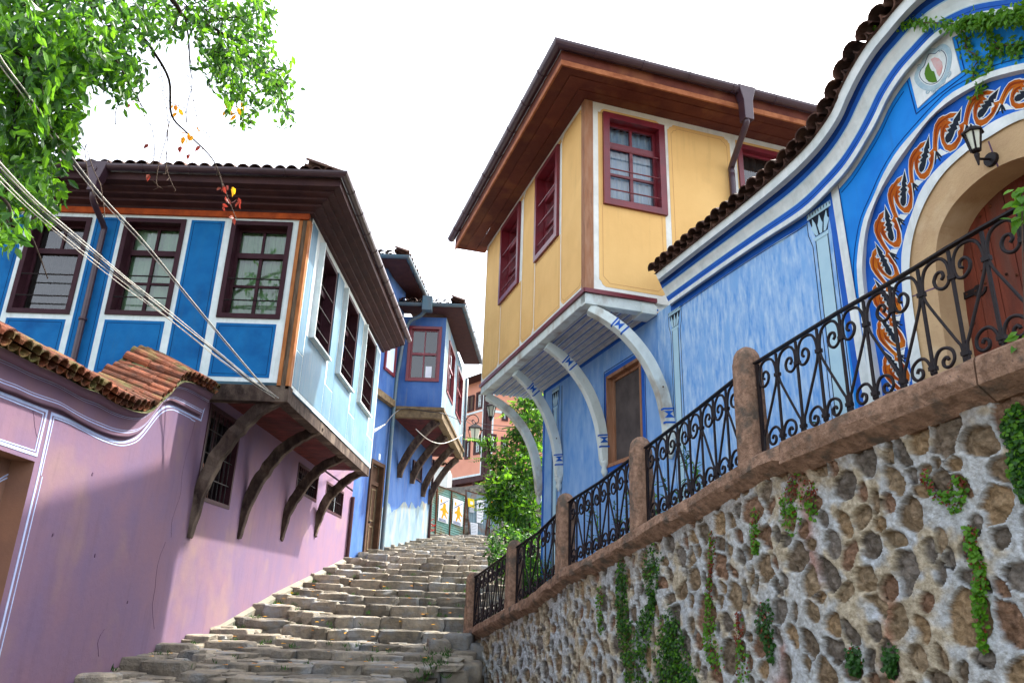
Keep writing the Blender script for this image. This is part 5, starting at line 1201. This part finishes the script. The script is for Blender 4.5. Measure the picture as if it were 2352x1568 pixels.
for fr,l in ((K1,kw1),(K2,kw2)):
    for r in l: window(PK,fr,*r,'dbrown',cw=.13,depth=.1,proud=.06,bars=0,curt='curtainb',upper=.5,lowrows=2,sash=.07,cols=2,sm='white')
sh=W1(455,165,525,312,K1)
for k in (0,1):
    a=sh[0]+(sh[1]-sh[0])*k*.52; mb=MB(); b=a+(sh[1]-sh[0])*.46; rectframe(mb,K1,a,b,sh[2],sh[3],.08,.05,.12,M['dbrown'])
    for j in range(12): v=sh[2]+.1+(sh[3]-sh[2]-.2)*j/12; mb.fbox(K1,a+.08,b-.08,v,v+.06,.06,.10,M['oak'])
    mb.build('shutter',PK)
mb=MB(); E0=[K1(14,ztk,.8),K1(-.8,ztk,.8),K2(14,ztk,.8)]; 
mb.face([K1(14,ztk,-5),K1(14,ztk,.8),K1(-.9,ztk,.8),K2(14,ztk,.8),K2(14,ztk,-5)],M['dbrown']); mb.face([K1(14,ztk+.1,.8),K1(-.9,ztk+.1,.8),K1(3,ztk+1.2,-5)],M['tile']); mb.face([K1(-.9,ztk+.1,.8),K2(14,ztk+.1,.8),K1(3,ztk+1.2,-5)],M['tile']); mb.build('roof',PK)
PWf=Fr((0,40,0),(1,0,0),(0,-1,0)); 
PWh=thing('white_cottage','small pale cottage wall with a red tile edge, glimpsed under the far bay','house',PWf.P((1000,1110)))
a,b=PWf.px(f2(60,940)),PWf.px(f2(303,765)); mb=MB(); mb.fbox(PWf,a[0],b[0],0,b[1],-3,0,M['ywhite']); mb.build('cottage_wall',PWh)
mb=MB(); tilerow(mb,[PWf(a[0],b[1]+.05,.15),PWf(b[0]+.1,b[1]+.05,.15)],(0,-1,0),.4,2,M['tile'],sp=.26,r=.13,L=.5); mb.build('tile_edge',PWh)
# rubble garden wall behind the fence
SWf=Fr((0,38.5,0),(1,0,0),(0,-1,0)); Tw=[SWf.px(f2(*q)) for q in ((60,960),(310,938),(420,932),(560,912),(700,905),(900,925),(1150,960))]
RG=thing('rubble_wall','low grey brown rubble wall running behind the corrugated fence','wall',SWf(Tw[2][0],gz(38),0)); mb=MB()
mb.fpoly(SWf,[(Tw[0][0],0)]+Tw+[(Tw[-1][0],0)],-.5,0,M['rubble']); 
for i in range(170):
    u=random.uniform(Tw[0][0],Tw[-1][0]); 
    for (p,q) in zip(Tw,Tw[1:]):
        if p[0]<=u<=q[0]: tv=p[1]+(q[1]-p[1])*(u-p[0])/(q[0]-p[0])
    v=random.uniform(2.6,tv-.12); stone(mb,SWf(u,v,.02),random.uniform(.14,.28),.12,random.uniform(.09,.15),M['stone'],0,.15)
mb.build('stonework',RG)
# corrugated fence panels
def corr(name,pts,ys,label,m,hor=True,n=22):
    P=[hy(f2(*q),y) for q,y in zip(pts,ys)]; TL,TR,BR,BL=P; cen=(TL+TR+BR+BL)/4; t=thing(name,label,'fence panel',V((cen.x,cen.y,min(BL.z,BR.z))),'corrugated fence panels at the top of the steps')
    nn=(TR-TL).cross(BL-TL).normalized(); 
    if nn.y>0: nn=-nn
    mb=MB(); rows=n*4; 
    def pt(a,b): return TL.lerp(TR,a).lerp(BL.lerp(BR,a),b)
    for i in range(rows):
        f0,f1=i/rows,(i+1)/rows; o0=nn*.03*math.sin(f0*n*6.283); o1=nn*.03*math.sin(f1*n*6.283)
        if hor: mb.face([pt(0,f0)+o0,pt(1,f0)+o0,pt(1,f1)+o1,pt(0,f1)+o1],M[m])
        else: mb.face([pt(f0,0)+o0,pt(f1,0)+o1,pt(f1,1)+o1,pt(f0,1)+o0],M[m])
    mb.build('sheet',t,smooth=True,merge=True)
    mb=MB(); up=V((0,0,1)); 
    for a in (0,.5,1) if hor else (0,1): mb.beam([pt(a,-.01)+nn*.05,pt(a,1.0)+nn*.05],.06,.04,nn,M['rust'])
    mb.beam([pt(0,0)+nn*.05,pt(1,0)+nn*.05],.05,.04,nn,M['rust']); mb.build('rusty_frame',t)
    return t,pt,nn
yA=[35.5,36.6,36.6,35.5]
t1,p1,n1_=corr('fence_panel',[(205,922),(440,1008),(418,1412),(182,1335)],yA,'green ribbed zinc panel carrying two white and orange posters','zinc')
t0,p0_,n0_=corr('fence_panel',[(60,880),(198,962),(180,1400),(60,1400)],[34.6,35.4,35.4,34.6],'green ribbed zinc panel with red graffiti, half hidden by the far house','zinc')
t2,p2,n2_=corr('fence_panel',[(446,965),(650,1020),(600,1400),(478,1392)],[36.9,37.2,37.2,36.9],'blue grey zinc panel with yellow and torn white posters','zincb',False,12)
t3,p3,n3_=corr('fence_panel',[(655,1010),(860,1050),(830,1330),(640,1340)],[37.3,37.6,37.6,37.3],'rusty zinc panel partly covered by the bush','zincb',False,12)
def poster(pt,nn,a0,a1,b0,b1,kind,label):
    c=pt((a0+a1)/2,(b0+b1)/2); t=thing('poster',label,'poster',c,'posters on the fence'); mb=MB()
    q=lambda a,b,o=.085: pt(a0+(a1-a0)*a,b0+(b1-b0)*b)+nn*o
    def quad(a,b,c_,d,m,o): mb.prism([q(a,b,o),q(c_,b,o),q(c_,d,o),q(a,d,o)],-nn*.008,m)
    if kind=='y':
        quad(0,0,1,.62,M['pyellow'],.085); mb.build('sheet',t); mb=MB(); quad(.15,.62,.95,1.0,M['pgrey'],.083); quad(.35,.2,.8,.42,M['paper'],.09); mb.build('lower_print',t); return
    quad(0,0,1,1,M['paper'],.085); mb.build('sheet',t); mb=MB()
    if kind=='o':
        fig=[(.45,.28),(.58,.24),(.68,.3),(.68,.42),(.8,.52),(.95,.58),(.9,.64),(.72,.58),(.7,.66),(.85,.8),(.78,.84),(.62,.72),(.52,.74),(.42,.88),(.3,.84),(.42,.66),(.36,.56),(.2,.6),(.16,.52),(.38,.46)]
        pts=[q(a,b,.092) for a,b in fig]; mb.prism(pts,-nn*.006,M['porange']); mb.prism([q(a,b,.092) for a,b in ((.2,.12),(.3,.16),(.32,.26),(.22,.28),(.14,.2))],-nn*.006,M['porange']); mb.build('orange_figure',t)
        mb=MB(); mb.prism([q(.12,.36,.095),(q(.9,.08,.095)),q(.92,.10,.095),q(.14,.39,.095)],-nn*.008,M['ink']); 
        for j in range(4): mb.prism([q(.08,.88+.028*j,.092),q(random.uniform(.6,.95),.88+.028*j,.092),q(random.uniform(.6,.9),.895+.028*j,.092),q(.08,.895+.028*j,.092)],-nn*.006,M['ink'])
        mb.build('printed_lines',t)
    else:
        for j in range(6): mb.prism([q(.1,.12+.13*j,.092),q(.85,.12+.13*j,.092),q(.85,.16+.13*j,.092),q(.1,.16+.13*j,.092)],-nn*.006,M['pgrey'])
        mb.build('printed_lines',t)
poster(p1,n1_,.06,.42,.18,.70,'o','left of the pair of white posters with an orange figure on the green panel'); poster(p1,n1_,.56,.92,.14,.66,'o','right of the pair of white posters with an orange figure on the green panel')
poster(p2,n2_,.04,.33,.14,.42,'y','yellow poster on the blue grey fence panel'); poster(p2,n2_,.44,.76,.12,.60,'w','plain white poster right of the yellow one')
poster(p2,n2_,.10,.5,.62,.86,'w','torn grey poster low on the blue grey fence panel')
poster(p3,n3_,-.12,.14,.0,.5,'o','white and orange poster at the left edge of the rusty panel, beside the bush'); poster(p3,n3_,.3,.6,.18,.5,'o','white and orange poster peeping out behind the bush leaves')
mb=MB()
for k in range(5):
    c=p0_(.6+.07*(k%3),.62+.045*k)+n0_*.06; mb.beam([c,c+V((.18,.05,.1*(-1)**k))],.05,.02,n0_,M['redp'])
mb.build('red_graffiti',t0)
for k in range(14):
    pass
mb=MB()
for k in range(60): 
    q=hy(f2(random.uniform(150,700),random.uniform(1350,1410)),random.uniform(35.2,37)); stone(mb,(q.x,q.y,gz(q.y)+.03),random.uniform(.1,.25),.15,random.uniform(.08,.2),M['rubble'],0,.3)
tag(mb.build('rubble_edge'),kind='structure')
# ============================================================ PLANTS
def cloud(mb,cen,rad,n,m,L,W,hollow=.35,droop=.4):
    spots=[]
    for _ in range(n):
        d=rv(1).normalized(); r=(random.random()**.45)*(1-hollow)+hollow; k=1+.35*noise.noise(d*2.1+cen)
        spots.append(cen+V((d.x*rad[0],d.y*rad[1],d.z*rad[2]))*r*k)
    leaves(mb,spots,m,L,W,droop,1,.03)
def pinnate(mb,base,d,L,m,nl=7,ll=.11,lw=.042):
    vs=[];fs=[]; d=d.normalized(); s=d.cross(V((0,0,1))).normalized(); nrm=s.cross(d)
    for i in range(nl):
        f=.2+.8*i/nl; p=base+d*L*f+V((0,0,-.25*L*f*f))
        for sg in (-1,1): leafat(vs,fs,p,(s*sg+d*.5+V((0,0,-.25))).normalized(),nrm,ll*(1-.3*abs(f-.5)),lw)
    leafat(vs,fs,base+d*L+V((0,0,-.25*L)),d,nrm,ll,lw); mb.mesh(vs,fs,m)
def bush(name,label,blobs,Y,mats,L,W,n,cat='bush',group=None,stem=None,pin=0):
    cs=[(hy(q,Y+dy),r) for q,r,dy in blobs]; b=cs[0][0]; t=thing(name,label,cat,V((b.x,b.y,gz(b.y))),group)
    mb=MB()
    for c,r in cs:
        for mi_,(m,w_) in enumerate(mats): cloud(mb,c,(r,r,r*.95),int(n*w_*r*r*3),M[m],L,W,.2+.25*mi_)
        for _ in range(int(pin*r)):
            d=rv(1).normalized(); d.z=abs(d.z)*.6-.15; pinnate(mb,c+d*r*.75,d,random.uniform(.3,.5),M[random.choice(['leafl','leafd','leafl'])])
    mb.build('crown',t); mb=MB(); g=V((b.x+.1,b.y,gz(b.y)-.1))
    for c,r in cs: mb.tube(cr([g,g.lerp(c,.5)+rv(.08),c,c+rv(r*.3)],4),[.05-.04*i/12 for i in range(13)],M['bark'],6)
    mb.build('trunk',t); return t
bush('ailanthus_tree','leafy green tree between the steps and the far end of the yellow house',[((1195,1085),.66,3),((1150,1150),.4,2.2),((1200,1020),.5,3.4),((1165,1120),.5,2.2),((1225,985),.6,3.6),((1235,1080),.6,2.6),((1145,1060),.3,2.8),((1215,1180),.6,2),((1170,1180),.5,2),((1120,1018),.22,2.8),((1205,935),.4,4.2),((1245,940),.5,4.2)],14.6,[('leafd',.62),('leafl',.38)],.13,.05,820,'tree',pin=26)
bush('shrub','dark green low shrub growing behind the second railing panel',[((1225,1270),.5,.4),((1190,1300),.42,.2),((1245,1330),.4,-.4),((1215,1360),.35,-.5),((1160,1240),.35,1.2),((1150,1275),.3,.8)],14.2,[('leafd',.8),('leafl',.2)],.10,.045,900,'bush',pin=8)
# weeds at the foot of the blue wall
wl=[((1345,1290),(1352,1150)),((1375,1285),(1370,1135)),((1405,1270),(1410,1150)),((1435,1260),(1440,1130)),((1460,1230),(1455,1150)),((1495,1205),(1500,1095)),((1530,1190),(1525,1100)),((1555,1170),(1560,1120)),((1583,1155),(1575,1030)),((1600,1140),(1592,1060)),((1880,1010),(1885,965)),((1310,1300),(1318,1190)),((1420,1290),(1425,1200))]
for i,(a,b) in enumerate(wl):
    p=GW.P(a,.35+.1*(i%3)); q=GW.P(b,.3); q=V((p.x+(q.x-p.x),p.y+(q.y-p.y),q.z)); base=V((p.x,p.y,p.z-.25)); t=thing('weed','thin leafy weed growing at the foot of the blue wall behind the railing','weed',base,'weeds along the foot of the blue wall')
    mb=MB(); st=cr([base,base.lerp(q,.5)+rv(.03),q],6); mb.tube(st,[.008-.005*k/12 for k in range(13)],M['twig'],5); mb.build('stem',t)
    mb=MB(); vs=[];fs=[]
    for k in range(46):
        f=random.uniform(.2,1); j=int(f*12); c=V(st[j]); d=(rv(1)+V((0,0,.2))).normalized(); leafat(vs,fs,c,d,(rv(.4)+V((0,0,1))).normalized(),random.uniform(.06,.12),.022)
    mb.mesh(vs,fs,M['leafl'] if i%2 else M['leafd']); mb.build('leaves',t)
# ivy on the retaining wall
IV=[('dense round leaved ivy hanging in a tall column left of the big ivy mass',c5b,[(1150,820),(1150,1000),(1160,1180),(1200,1330),(1250,1480),(1260,1568)],[45,50,50,80,90,90],1300,0),
('big dense ivy mass at the bottom edge of the wall',c5b,[(1460,1200),(1500,1290),(1450,1400),(1540,1450),(1480,1560),(1640,1540)],[80,80,110,100,110,50],1500,0),
('ivy tuft hanging under the coping with trailing lower end',c5b,[(1380,730),(1340,800),(1350,900),(1360,1010),(1330,1100),(1300,1180),(1290,1260)],[60,70,55,25,40,60,60],850,0),
('thin yellowish ivy strand left of the ivy column',c5b,[(1010,960),(1005,1080),(1010,1190)],[22,28,16],170,.3),
('long ivy strand with rust brown dead upper half',c5b,[(1765,570),(1755,700),(1750,850),(1735,950),(1740,1150),(1740,1300),(1790,1400)],[24,20,16,22,40,50,55],620,.45),
('short yellow green ivy tuft on a mid wall stone',c6b,[(148,700),(150,800),(150,890)],[25,28,16],170,.25),
('green and dried red ivy tufts just under the coping joint',c6b,[(360,510),(310,640),(330,730),(430,560),(440,700)],[30,45,50,28,26],420,.55),
('small dark green ivy clump beside a rust stain',c6b,[(205,1200),(190,1250),(215,1330),(225,1420)],[35,50,35,25],330,.12),
('yellow green ivy clump near the bottom, left of a pair',c6b,[(650,1420),(655,1480)],[45,35],260,.1),
('green ivy clump near the bottom, right of a pair',c6b,[(838,1420),(835,1500)],[45,28],220,.0),
('long thin trailing ivy strand at the right of the wall',c6b,[(1240,790),(1250,880),(1290,980),(1290,1080),(1290,1200),(1310,1380)],[34,36,36,40,34,18],520,.25),
('thick bright ivy clump at the right frame edge',c6b,[(1480,200),(1460,270),(1500,360),(1480,450),(1520,550),(1560,620)],[60,80,70,60,60,60],1000,.02),
('dried red brown ivy strand with sparse leaves left of the rust stain',c6b,[(60,1210),(70,1330),(80,1430),(90,1530)],[14,22,36,40],240,.6),
('sparse ivy runners with rust leaves right of the middle',c6b,[(1010,500),(1030,560),(1110,620),(1180,520),(1200,600),(1160,690)],[30,24,30,20,26,40],220,.45)]
for lab,cvf,pts,rads,n,dry in IV:
    scale=1.0; w_=[CP.px(cvf(*p),.05) for p in pts]; k_=CP.px(cvf(pts[0][0]+100,pts[0][1]),.05)[0]-w_[0][0]
    ppm=abs(k_)/100; t=thing('ivy',lab,'ivy',CP(w_[0][0],w_[0][1],.04),'ivy growing on the retaining wall')
    dens=cr([(u,v,r*ppm*.9) for (u,v),r in zip(w_,rads)],5); vs=[];fs=[];vd=[];fd=[]
    for _ in range(n):
        u,v,r=random.choice(dens); a=random.uniform(0,6.283); rr=r*math.sqrt(random.random()); uu=u+rr*math.cos(a); vv=v+rr*math.sin(a)*1.2; thick=.012+.05*max(0,1-rr/max(r,.01))*min(1,r/.05)
        P_=CP(uu,vv,.03+random.uniform(0,thick)); nn_=(CP.n*.9+rv(.35)+V((0,0,.35))).normalized(); d=(rv(.6)+V((0,0,-1))); d=(d-nn_*d.dot(nn_)).normalized(); L=random.uniform(.018,.034)
        up_=(v-min(x[1] for x in dens))/(max(x[1] for x in dens)-min(x[1] for x in dens)+.01)
        if random.random()<dry*(1.6 if up_>.5 else .4): leafat(vd,fd,P_,d,nn_,L*.8,L*.6)
        else: leafat(vs,fs,P_,d,nn_,L,L*1.05)
    mb=MB(); mb.mesh(vs,fs,M['leafl'] if dry>.2 else M['leafd']); 
    if n>800: 
        q=len(fs)//3; mb.m[:q]=[mb.mi(M['leafl'])]*q
    mb.build('leaves',t)
    mb=MB(); mb.tube([CP(u+random.gauss(0,.006),v,.035) for u,v,_ in dens],.004,M['twig'],5); mb.build('stem',t)
    if fd: mb=MB(); mb.mesh(vd,fd,M['leafdry']); mb.build('dead_leaves',t)
# creeper on the gate wall
CR=thing('creeper','green creeper trailing along the top moulding of the blue gate wall','creeper',GW.P(z2(1500,200),.1))
strands=[([(950,370),(1090,375),(1210,340),(1330,290),(1450,270),(1560,290),(1720,290),(1850,300),(1960,300),(2080,290),(2195,270)],z1,.12,300),([(800,270),(950,240),(1080,220),(1200,215),(1330,170),(1450,200),(1568,180),(1700,150)],z2,.14,520),([(700,330),(900,300),(1050,300),(1200,250),(1400,260),(1568,230),(1700,240)],z2,.12,420),
([(780,380),(850,480),(830,560),(870,640),(960,690),(990,760),(940,850),(930,980)],z2,.03,120),([(1100,380),(1120,500),(1160,600),(1140,700),(1120,800),(1100,900),(1060,1000),(980,1130),(920,1220)],z2,.03,130),([(1180,520),(1260,560),(1360,570),(1500,560),(1600,580)],z2,.03,110),([(1210,600),(1300,650)],z2,.03,20),([(1440,600),(1470,690)],z2,.03,26),([(1560,20),(1540,110),(1560,200)],z2,.12,60)]
mb=MB(); ms=MB()
for pts,cvf,n0,n in strands:
    pa=[GW.P(cvf(*p),n0) for p in pts]; pa=[V(p) for p in cr([tuple(p) for p in pa],5)]; ms.tube(pa,.005,M['twig'],5); vs=[];fs=[]
    for _ in range(n):
        c=random.choice(pa)+rv(.022); nn_=(GW.n+rv(.5)).normalized(); d=(rv(.7)+V((0,0,-.9))); d=(d-nn_*d.dot(nn_)).normalized(); leafat(vs,fs,c,d,nn_,random.uniform(.03,.065),.026)
    mb.mesh(vs,fs,M['leafl'])
mb.build('leaves',CR); ms.build('stem',CR)
C2=thing('vine_sprig','bright green vine sprig hanging over the railing at the right frame edge','creeper',CP.P((2345,470),.1)); mb=MB(); vs=[];fs=[]
for p in (z4(2010,440),z4(2060,400),z4(2030,530),z4(1990,740),z4(2030,700),z4(2060,620),z4(2110,580),z4(2090,480),(2352,790),(2350,770),(2356,810)):
    c=CP.P(p,.1)
    for _ in range(3): nn_=(V((-.5,-.8,.2))+rv(.4)).normalized(); d=(V((-.5,.2,-.8))+rv(.4)); d=(d-nn_*d.dot(nn_)).normalized(); leafat(vs,fs,c+rv(.012),d,nn_,random.uniform(.06,.10),.038)
mb.mesh(vs,fs,M['leafl']); mb.build('leaves',C2); mb=MB(); mb.tube(cr([CP.P((2420,380),.1),CP.P(z4(2090,430),.1),CP.P(z4(2060,600),.1),CP.P((2352,700),.1),CP.P((2356,820),.1)],5),.004,M['twig'],5); mb.build('stem',C2)
# ============================================================ OVERHANGING TREE
TR=thing('cherry_tree','big leafy tree whose branches hang into the upper left over the blue house','tree',V((-6.6,5.2,-1.2)))
def P3(q,y): return hy(q,y)
br=[([(-700,300),(-300,150),(0,115),(70,135),(140,120),(205,75),(250,60),(330,40)],[5.2,5.4,5.6,5.7,5.8,5.9,6,6.1],.05),
([(-600,-300),(-100,-250),(150,-120),(318,75),(350,115),(388,183),(394,264),(432,308),(491,370),(513,440)],[5.2,5.6,6,6.6,6.8,7,7.1,7.3,7.5,7.6],.032),
([(-600,-300),(0,-350),(250,-150),(395,0),(425,40),(500,70),(570,130),(640,200),(665,260)],[5.2,5.8,6.2,6.6,6.8,7,7.2,7.3,7.4],.05),
([(425,40),(433,90),(436,150),(440,180)],[6.8,6.9,7,7],.012),([(-500,200),(-100,180),(0,250),(60,330),(150,300),(195,345)],[5.2,5.6,6,6.4,6.7,6.9],.03),
([(-500,300),(-100,380),(10,460),(25,500),(30,520),(70,540),(110,640)],[5.2,5.4,5.5,5.5,5.6,5.6,5.7],.022),([(500,70),(520,150),(540,230),(560,290)],[7,7.2,7.3,7.4],.012),([(200,75),(260,130),(300,200),(330,250)],[5.9,6.1,6.3,6.4],.014),([(60,330),(100,380),(110,450),(130,520)],[6.4,6.4,6.5,6.5],.012)]
mb=MB(); root=V((-6.6,5.2,-1.2))
mb.tube(cr([root,(-6.5,5.2,.8),(-6.4,5.15,2.2),(-6.3,5.1,3.2)],4),[.26-.008*i for i in range(13)],M['bark'],10)
for pts,ys,r in br:
    pa=[P3(q,y) for q,y in zip(pts,ys)]; pa=cr([tuple(p) for p in (([V((-6.3,5.1,3.0))]+pa) if pts[0][0]<-200 else pa)],5); n=len(pa); mb.tube(pa,[r*(1-.93*(i/(n-1))**.7)+.003 for i in range(n)],M['bark'],7)
mb.build('trunk_and_limbs',TR,smooth=True)
# bare hanging twigs
tw=[([(394,264),(380,320),(365,375),(357,420),(370,432)],7.1),([(350,115),(370,200),(384,270),(385,330),(380,400)],7.0),([(318,220),(330,260),(350,300),(355,350),(352,375)],7.0),([(400,120),(425,160),(445,230),(450,270),(470,300),(485,315)],7.),([(370,150),(380,220),(400,240),(425,250),(430,290)],7.),([(200,345),(215,390),(232,430),(240,500)],6.9),([(200,330),(195,350),(205,420),(225,470)],6.9),([(380,360),(385,400),(405,438)],7.1),([(275,225),(262,260),(270,295)],6.5),([(120,270),(130,300),(128,330)],6.),([(430,100),(440,180),(430,250),(428,280)],7.),([(491,370),(505,395),(520,440),(540,500)],7.5)]
mb=MB()
for pts,y in tw:
    mb=MB(); pa=cr([tuple(P3((q[0]+random.gauss(0,1.5),q[1]),y+.1*random.random())) for q in pts],5); mb.tube(pa,.0045,M['twig'],4)
    for k in range(2,len(pa),2): 
        p=V(pa[k]); mb.tube([p,p+(rv(.03)+V((0,0,-.03)))],.003,M['twig'],4)
    mb.build('bare_twig',TR)

cl=[(70,50,120,75,5.6,420),(60,150,95,85,5.6,420),(40,250,75,80,5.8,360),(80,320,95,70,6.1,330),(110,260,80,60,6.1,260),(50,400,70,60,6.2,230),(95,455,58,60,6.4,220),(15,470,30,60,5.9,80),(25,545,28,30,5.6,50),(205,60,100,75,5.9,400),(170,140,90,60,6.,330),(250,150,75,55,6.3,260),(285,205,45,50,6.4,130),(330,60,85,60,6.5,300),(130,190,80,60,6.,260),
(430,40,90,48,6.9,330),(510,70,85,55,7,350),(560,120,70,55,7.1,300),(545,185,62,50,7.2,250),(610,180,55,45,7.2,220),(650,215,32,50,7.3,130),(585,40,60,40,7.,220),(570,245,50,30,7.3,110),(500,170,40,35,7.1,110),(660,270,20,28,7.4,34),(555,285,28,16,7.4,30),(480,130,40,30,7,100),(150,360,30,45,6.4,60),(-120,60,130,120,5.6,420),(-120,300,130,150,5.7,420),(150,-110,250,90,6.3,600),(480,-80,200,70,7,420)]
vs=[];fs=[];vs2=[];fs2=[]
for (cx,cy,rx,ry,y,n) in cl:
    k=0
    n=int(n*(1.3 if cx<380 else .95))
    while k<n:
        a=random.uniform(0,6.283); r=math.sqrt(random.random()); q=(cx+rx*r*math.cos(a),cy+ry*r*math.sin(a))
        tip=hy(q,y+random.gauss(0,.35)); dd=(V((.25,0,-1))+rv(.45)).normalized()
        for j in range(5):
            c=tip-dd*(.05*j)+rv(.012); d=(dd+rv(.5)).normalized(); nn_=(rv(1)+V((0,-.6,.3))); nn_=(nn_-d*nn_.dot(d)).normalized(); L=random.uniform(.075,.13)*(1.15 if cx<200 else .95); (A_l,B_l)=(vs,fs) if random.random()<.55 else (vs2,fs2); leafat(A_l,B_l,c,d,nn_,L,L*.44); k+=1
tb=MB()
for (cx,cy,rx,ry,y,n) in cl:
    for _ in range(max(2,n//45)):
        a=random.uniform(0,6.283); q=(cx+rx*.9*math.cos(a),cy+ry*.9*math.sin(a)); p0=hy((cx+random.gauss(0,8),cy-ry*.5),y); p1=hy(q,y+random.gauss(0,.2)); tb.tube(cr([p0,p0.lerp(p1,.5)+V((0,0,.08))+rv(.04),p1],4),[.009-.0007*i for i in range(9)],M['bark'],4)
tb.build('twigs',TR)['kind']='stuff'
mb=MB(); mb.mesh(vs,fs,M['leafy']); mb.mesh(vs2,fs2,M['leafd']); mb.build('crown',TR)
def few(spots,m,name,L0,y):
    vs=[];fs=[]
    for q in spots:
        for _ in range(2): d=(V((0,0,-1))+rv(.4)).normalized(); nn_=(rv(.7)+V((0,-1,0))); nn_=(nn_-d*nn_.dot(d)).normalized(); leafat(vs,fs,hy((q[0]+random.gauss(0,3),q[1]+random.gauss(0,3)),y),d,nn_,L0*random.uniform(.8,1.2),L0*.5)
    mb=MB(); mb.mesh(vs,fs,M[m]); mb.build(name,TR)
few([(410,250),(400,240),(435,305),(440,312),(425,315),(455,295),(530,235),(545,245),(525,255),(560,235),(540,262),(533,430)],'leafyel','yellow_leaves',.10,7.2)
few([(507,430),(518,425),(545,455),(550,462),(512,470),(535,500),(518,452),(347,403),(298,235),(465,335),(412,335),(438,355),(340,332)],'leafdry','dried_leaves',.085,7.5)
# ============================================================ CABLES
def cable(pts,ys,r,m,label):
    pa=cr([tuple(hy(q,y)) for q,y in zip(pts,ys)],8); mb=MB(); mb.tube(pa,r,M[m],6); o=mb.build('overhead_cable',smooth=True); tag(o,label,'cable','cables strung to the blue house corner')
base1=[(-60,330),(0,395),(80,475),(180,560),(290,650),(400,735),(500,815),(570,870),(632,912)]
ysb=[4.4,4.8,5.5,6.4,7.4,8.5,9.6,10.3,10.88]
for i in range(5):
    o=[(random.uniform(-9,9)) for _ in base1]; o[-1]=random.uniform(-3,3); o[-2]*=.5; k=(i-2)*7.
    wv=[(p[0]-k*.7*(1-j/9)+o[j]*.4,p[1]+k*(1-j/9)+o[j]*.55) for j,p in enumerate(base1)]
    cable(wv,ysb,random.choice((.004,.005,.006)),'cable' if i!=2 else 'cabledk','one of the pale parallel cables in the lower bundle running to the house corner')
base2=[(-40,60),(0,140),(60,220),(140,335),(230,450),(330,560),(430,680),(530,800),(600,880),(640,915)]
ys2=[4.2,4.6,5.2,6.0,7.0,8.0,9.0,9.9,10.5,10.88]
for i in range(3):
    k=(i-1)*7.; wv=[(p[0]-k*.8*(1-j/10),p[1]+k*.6*(1-j/10)+random.uniform(-2,2)) for j,p in enumerate(base2)]
    cable(wv,ys2,.005 if i else .006,'cable' if i!=1 else 'cabledk','one of the steeper cables in the upper bundle crossing the blue facade')
for i,(sg,r,m) in enumerate(((0,.010,'cable'),(5,.007,'cable'),(9,.007,'cabledk'),(13,.006,'cable'))):
    cable([(636,912),(665,935),(700,955+sg*.3),(750,972+sg*.8),(800,985+sg),(850,988+sg*.6),(885,974)],[10.9,11.8,13,14.8,17,19.5,21.5],r,m,'slack cable looped along the jetty beam of the blue house')
cable([(885,974),(905,950),(930,938),(985,945),(1020,950),(1062,968)],[21.5,23,24.8,24.9,25,30],.014,'cabledk','dark cable running from the loops to the far bay')
cable([(955,985),(985,1010),(1015,1018),(1045,1008),(1062,998)],[25,25.5,26.5,29,31],.014,'cable','pale cable sagging under the far bay')
cable([(1062,960),(1085,975),(1120,985),(1160,990),(1215,1000)],[31,28,24,20,16],.01,'cabledk','thin cable crossing the gap toward the yellow house, upper strand'); cable([(1062,955),(1085,967),(1120,975),(1160,978),(1215,985)],[31,28,24,20,16],.01,'cabledk','thin cable crossing the gap toward the yellow house, lower strand')

# fallen leaves on the steps
vs=[];fs=[]
for _ in range(70):
    y=random.uniform(9.3,20); x=random.uniform(-4.4,-.9); leafat(vs,fs,V((x,y,gz(y)+.17)),V((random.gauss(0,1),random.gauss(0,1),.1)).normalized(),V((0,0,1)),.08,.05)
mb=MB(); mb.mesh(vs,fs,M['leafyel']); tag(mb.build('fallen_leaves'),'scattered small yellow fallen leaves lying on the stone steps','leaves',kind='stuff')
vs=[];fs=[]
for _ in range(260):
    y=random.uniform(9.2,22); x=random.choice((-4.5,-4.35,-.75,-.9)) if random.random()<.7 else random.uniform(-4.3,-.9)
    c=V((x+random.gauss(0,.05),y,gz(y)+.08)); 
    for _ in range(9): leafat(vs,fs,c+V((random.gauss(0,.03),random.gauss(0,.03),0)),(V((0,0,1))+rv(.45)).normalized(),rv(1).normalized(),random.uniform(.04,.10),.012)
mb=MB(); mb.mesh(vs,fs,M['leafd']); tag(mb.build('grass_in_joints'),'short green grass growing in the joints of the stone steps','grass',kind='stuff')
# ============================================================ light and sky
w=bpy.data.worlds.new('World'); S.world=w; w.use_nodes=True; N=w.node_tree.nodes; L=w.node_tree.links
sky=N.new('ShaderNodeTexSky'); sky.sky_type='NISHITA'; sky.sun_disc=False
SAZ,SEL=math.radians(48),math.radians(51)
sky.sun_elevation=SEL; sky.sun_rotation=SAZ; sky.air_density=1.; sky.dust_density=4.; sky.ozone_density=1.
hs=N.new('ShaderNodeHueSaturation'); hs.inputs['Saturation'].default_value=.38; L.new(sky.outputs[0],hs.inputs['Color']); L.new(hs.outputs[0],N['Background'].inputs[0]); N['Background'].inputs[1].default_value=.15
sl=bpy.data.lights.new('sun','SUN'); sl.energy=2.0; sl.angle=math.radians(1.0); sl.color=(1,.93,.82)
so=bpy.data.objects.new('sun',sl); COL.objects.link(so); so.rotation_euler=V((math.sin(SAZ)*math.cos(SEL),math.cos(SAZ)*math.cos(SEL),math.sin(SEL))).to_track_quat('Z','Y').to_euler()
S.view_settings.view_transform='Standard'; S.view_settings.look='None'; S.view_settings.exposure=2.34; S.view_settings.gamma=1
S.render.resolution_x=1024; S.render.resolution_y=682; S.render.engine='CYCLES'
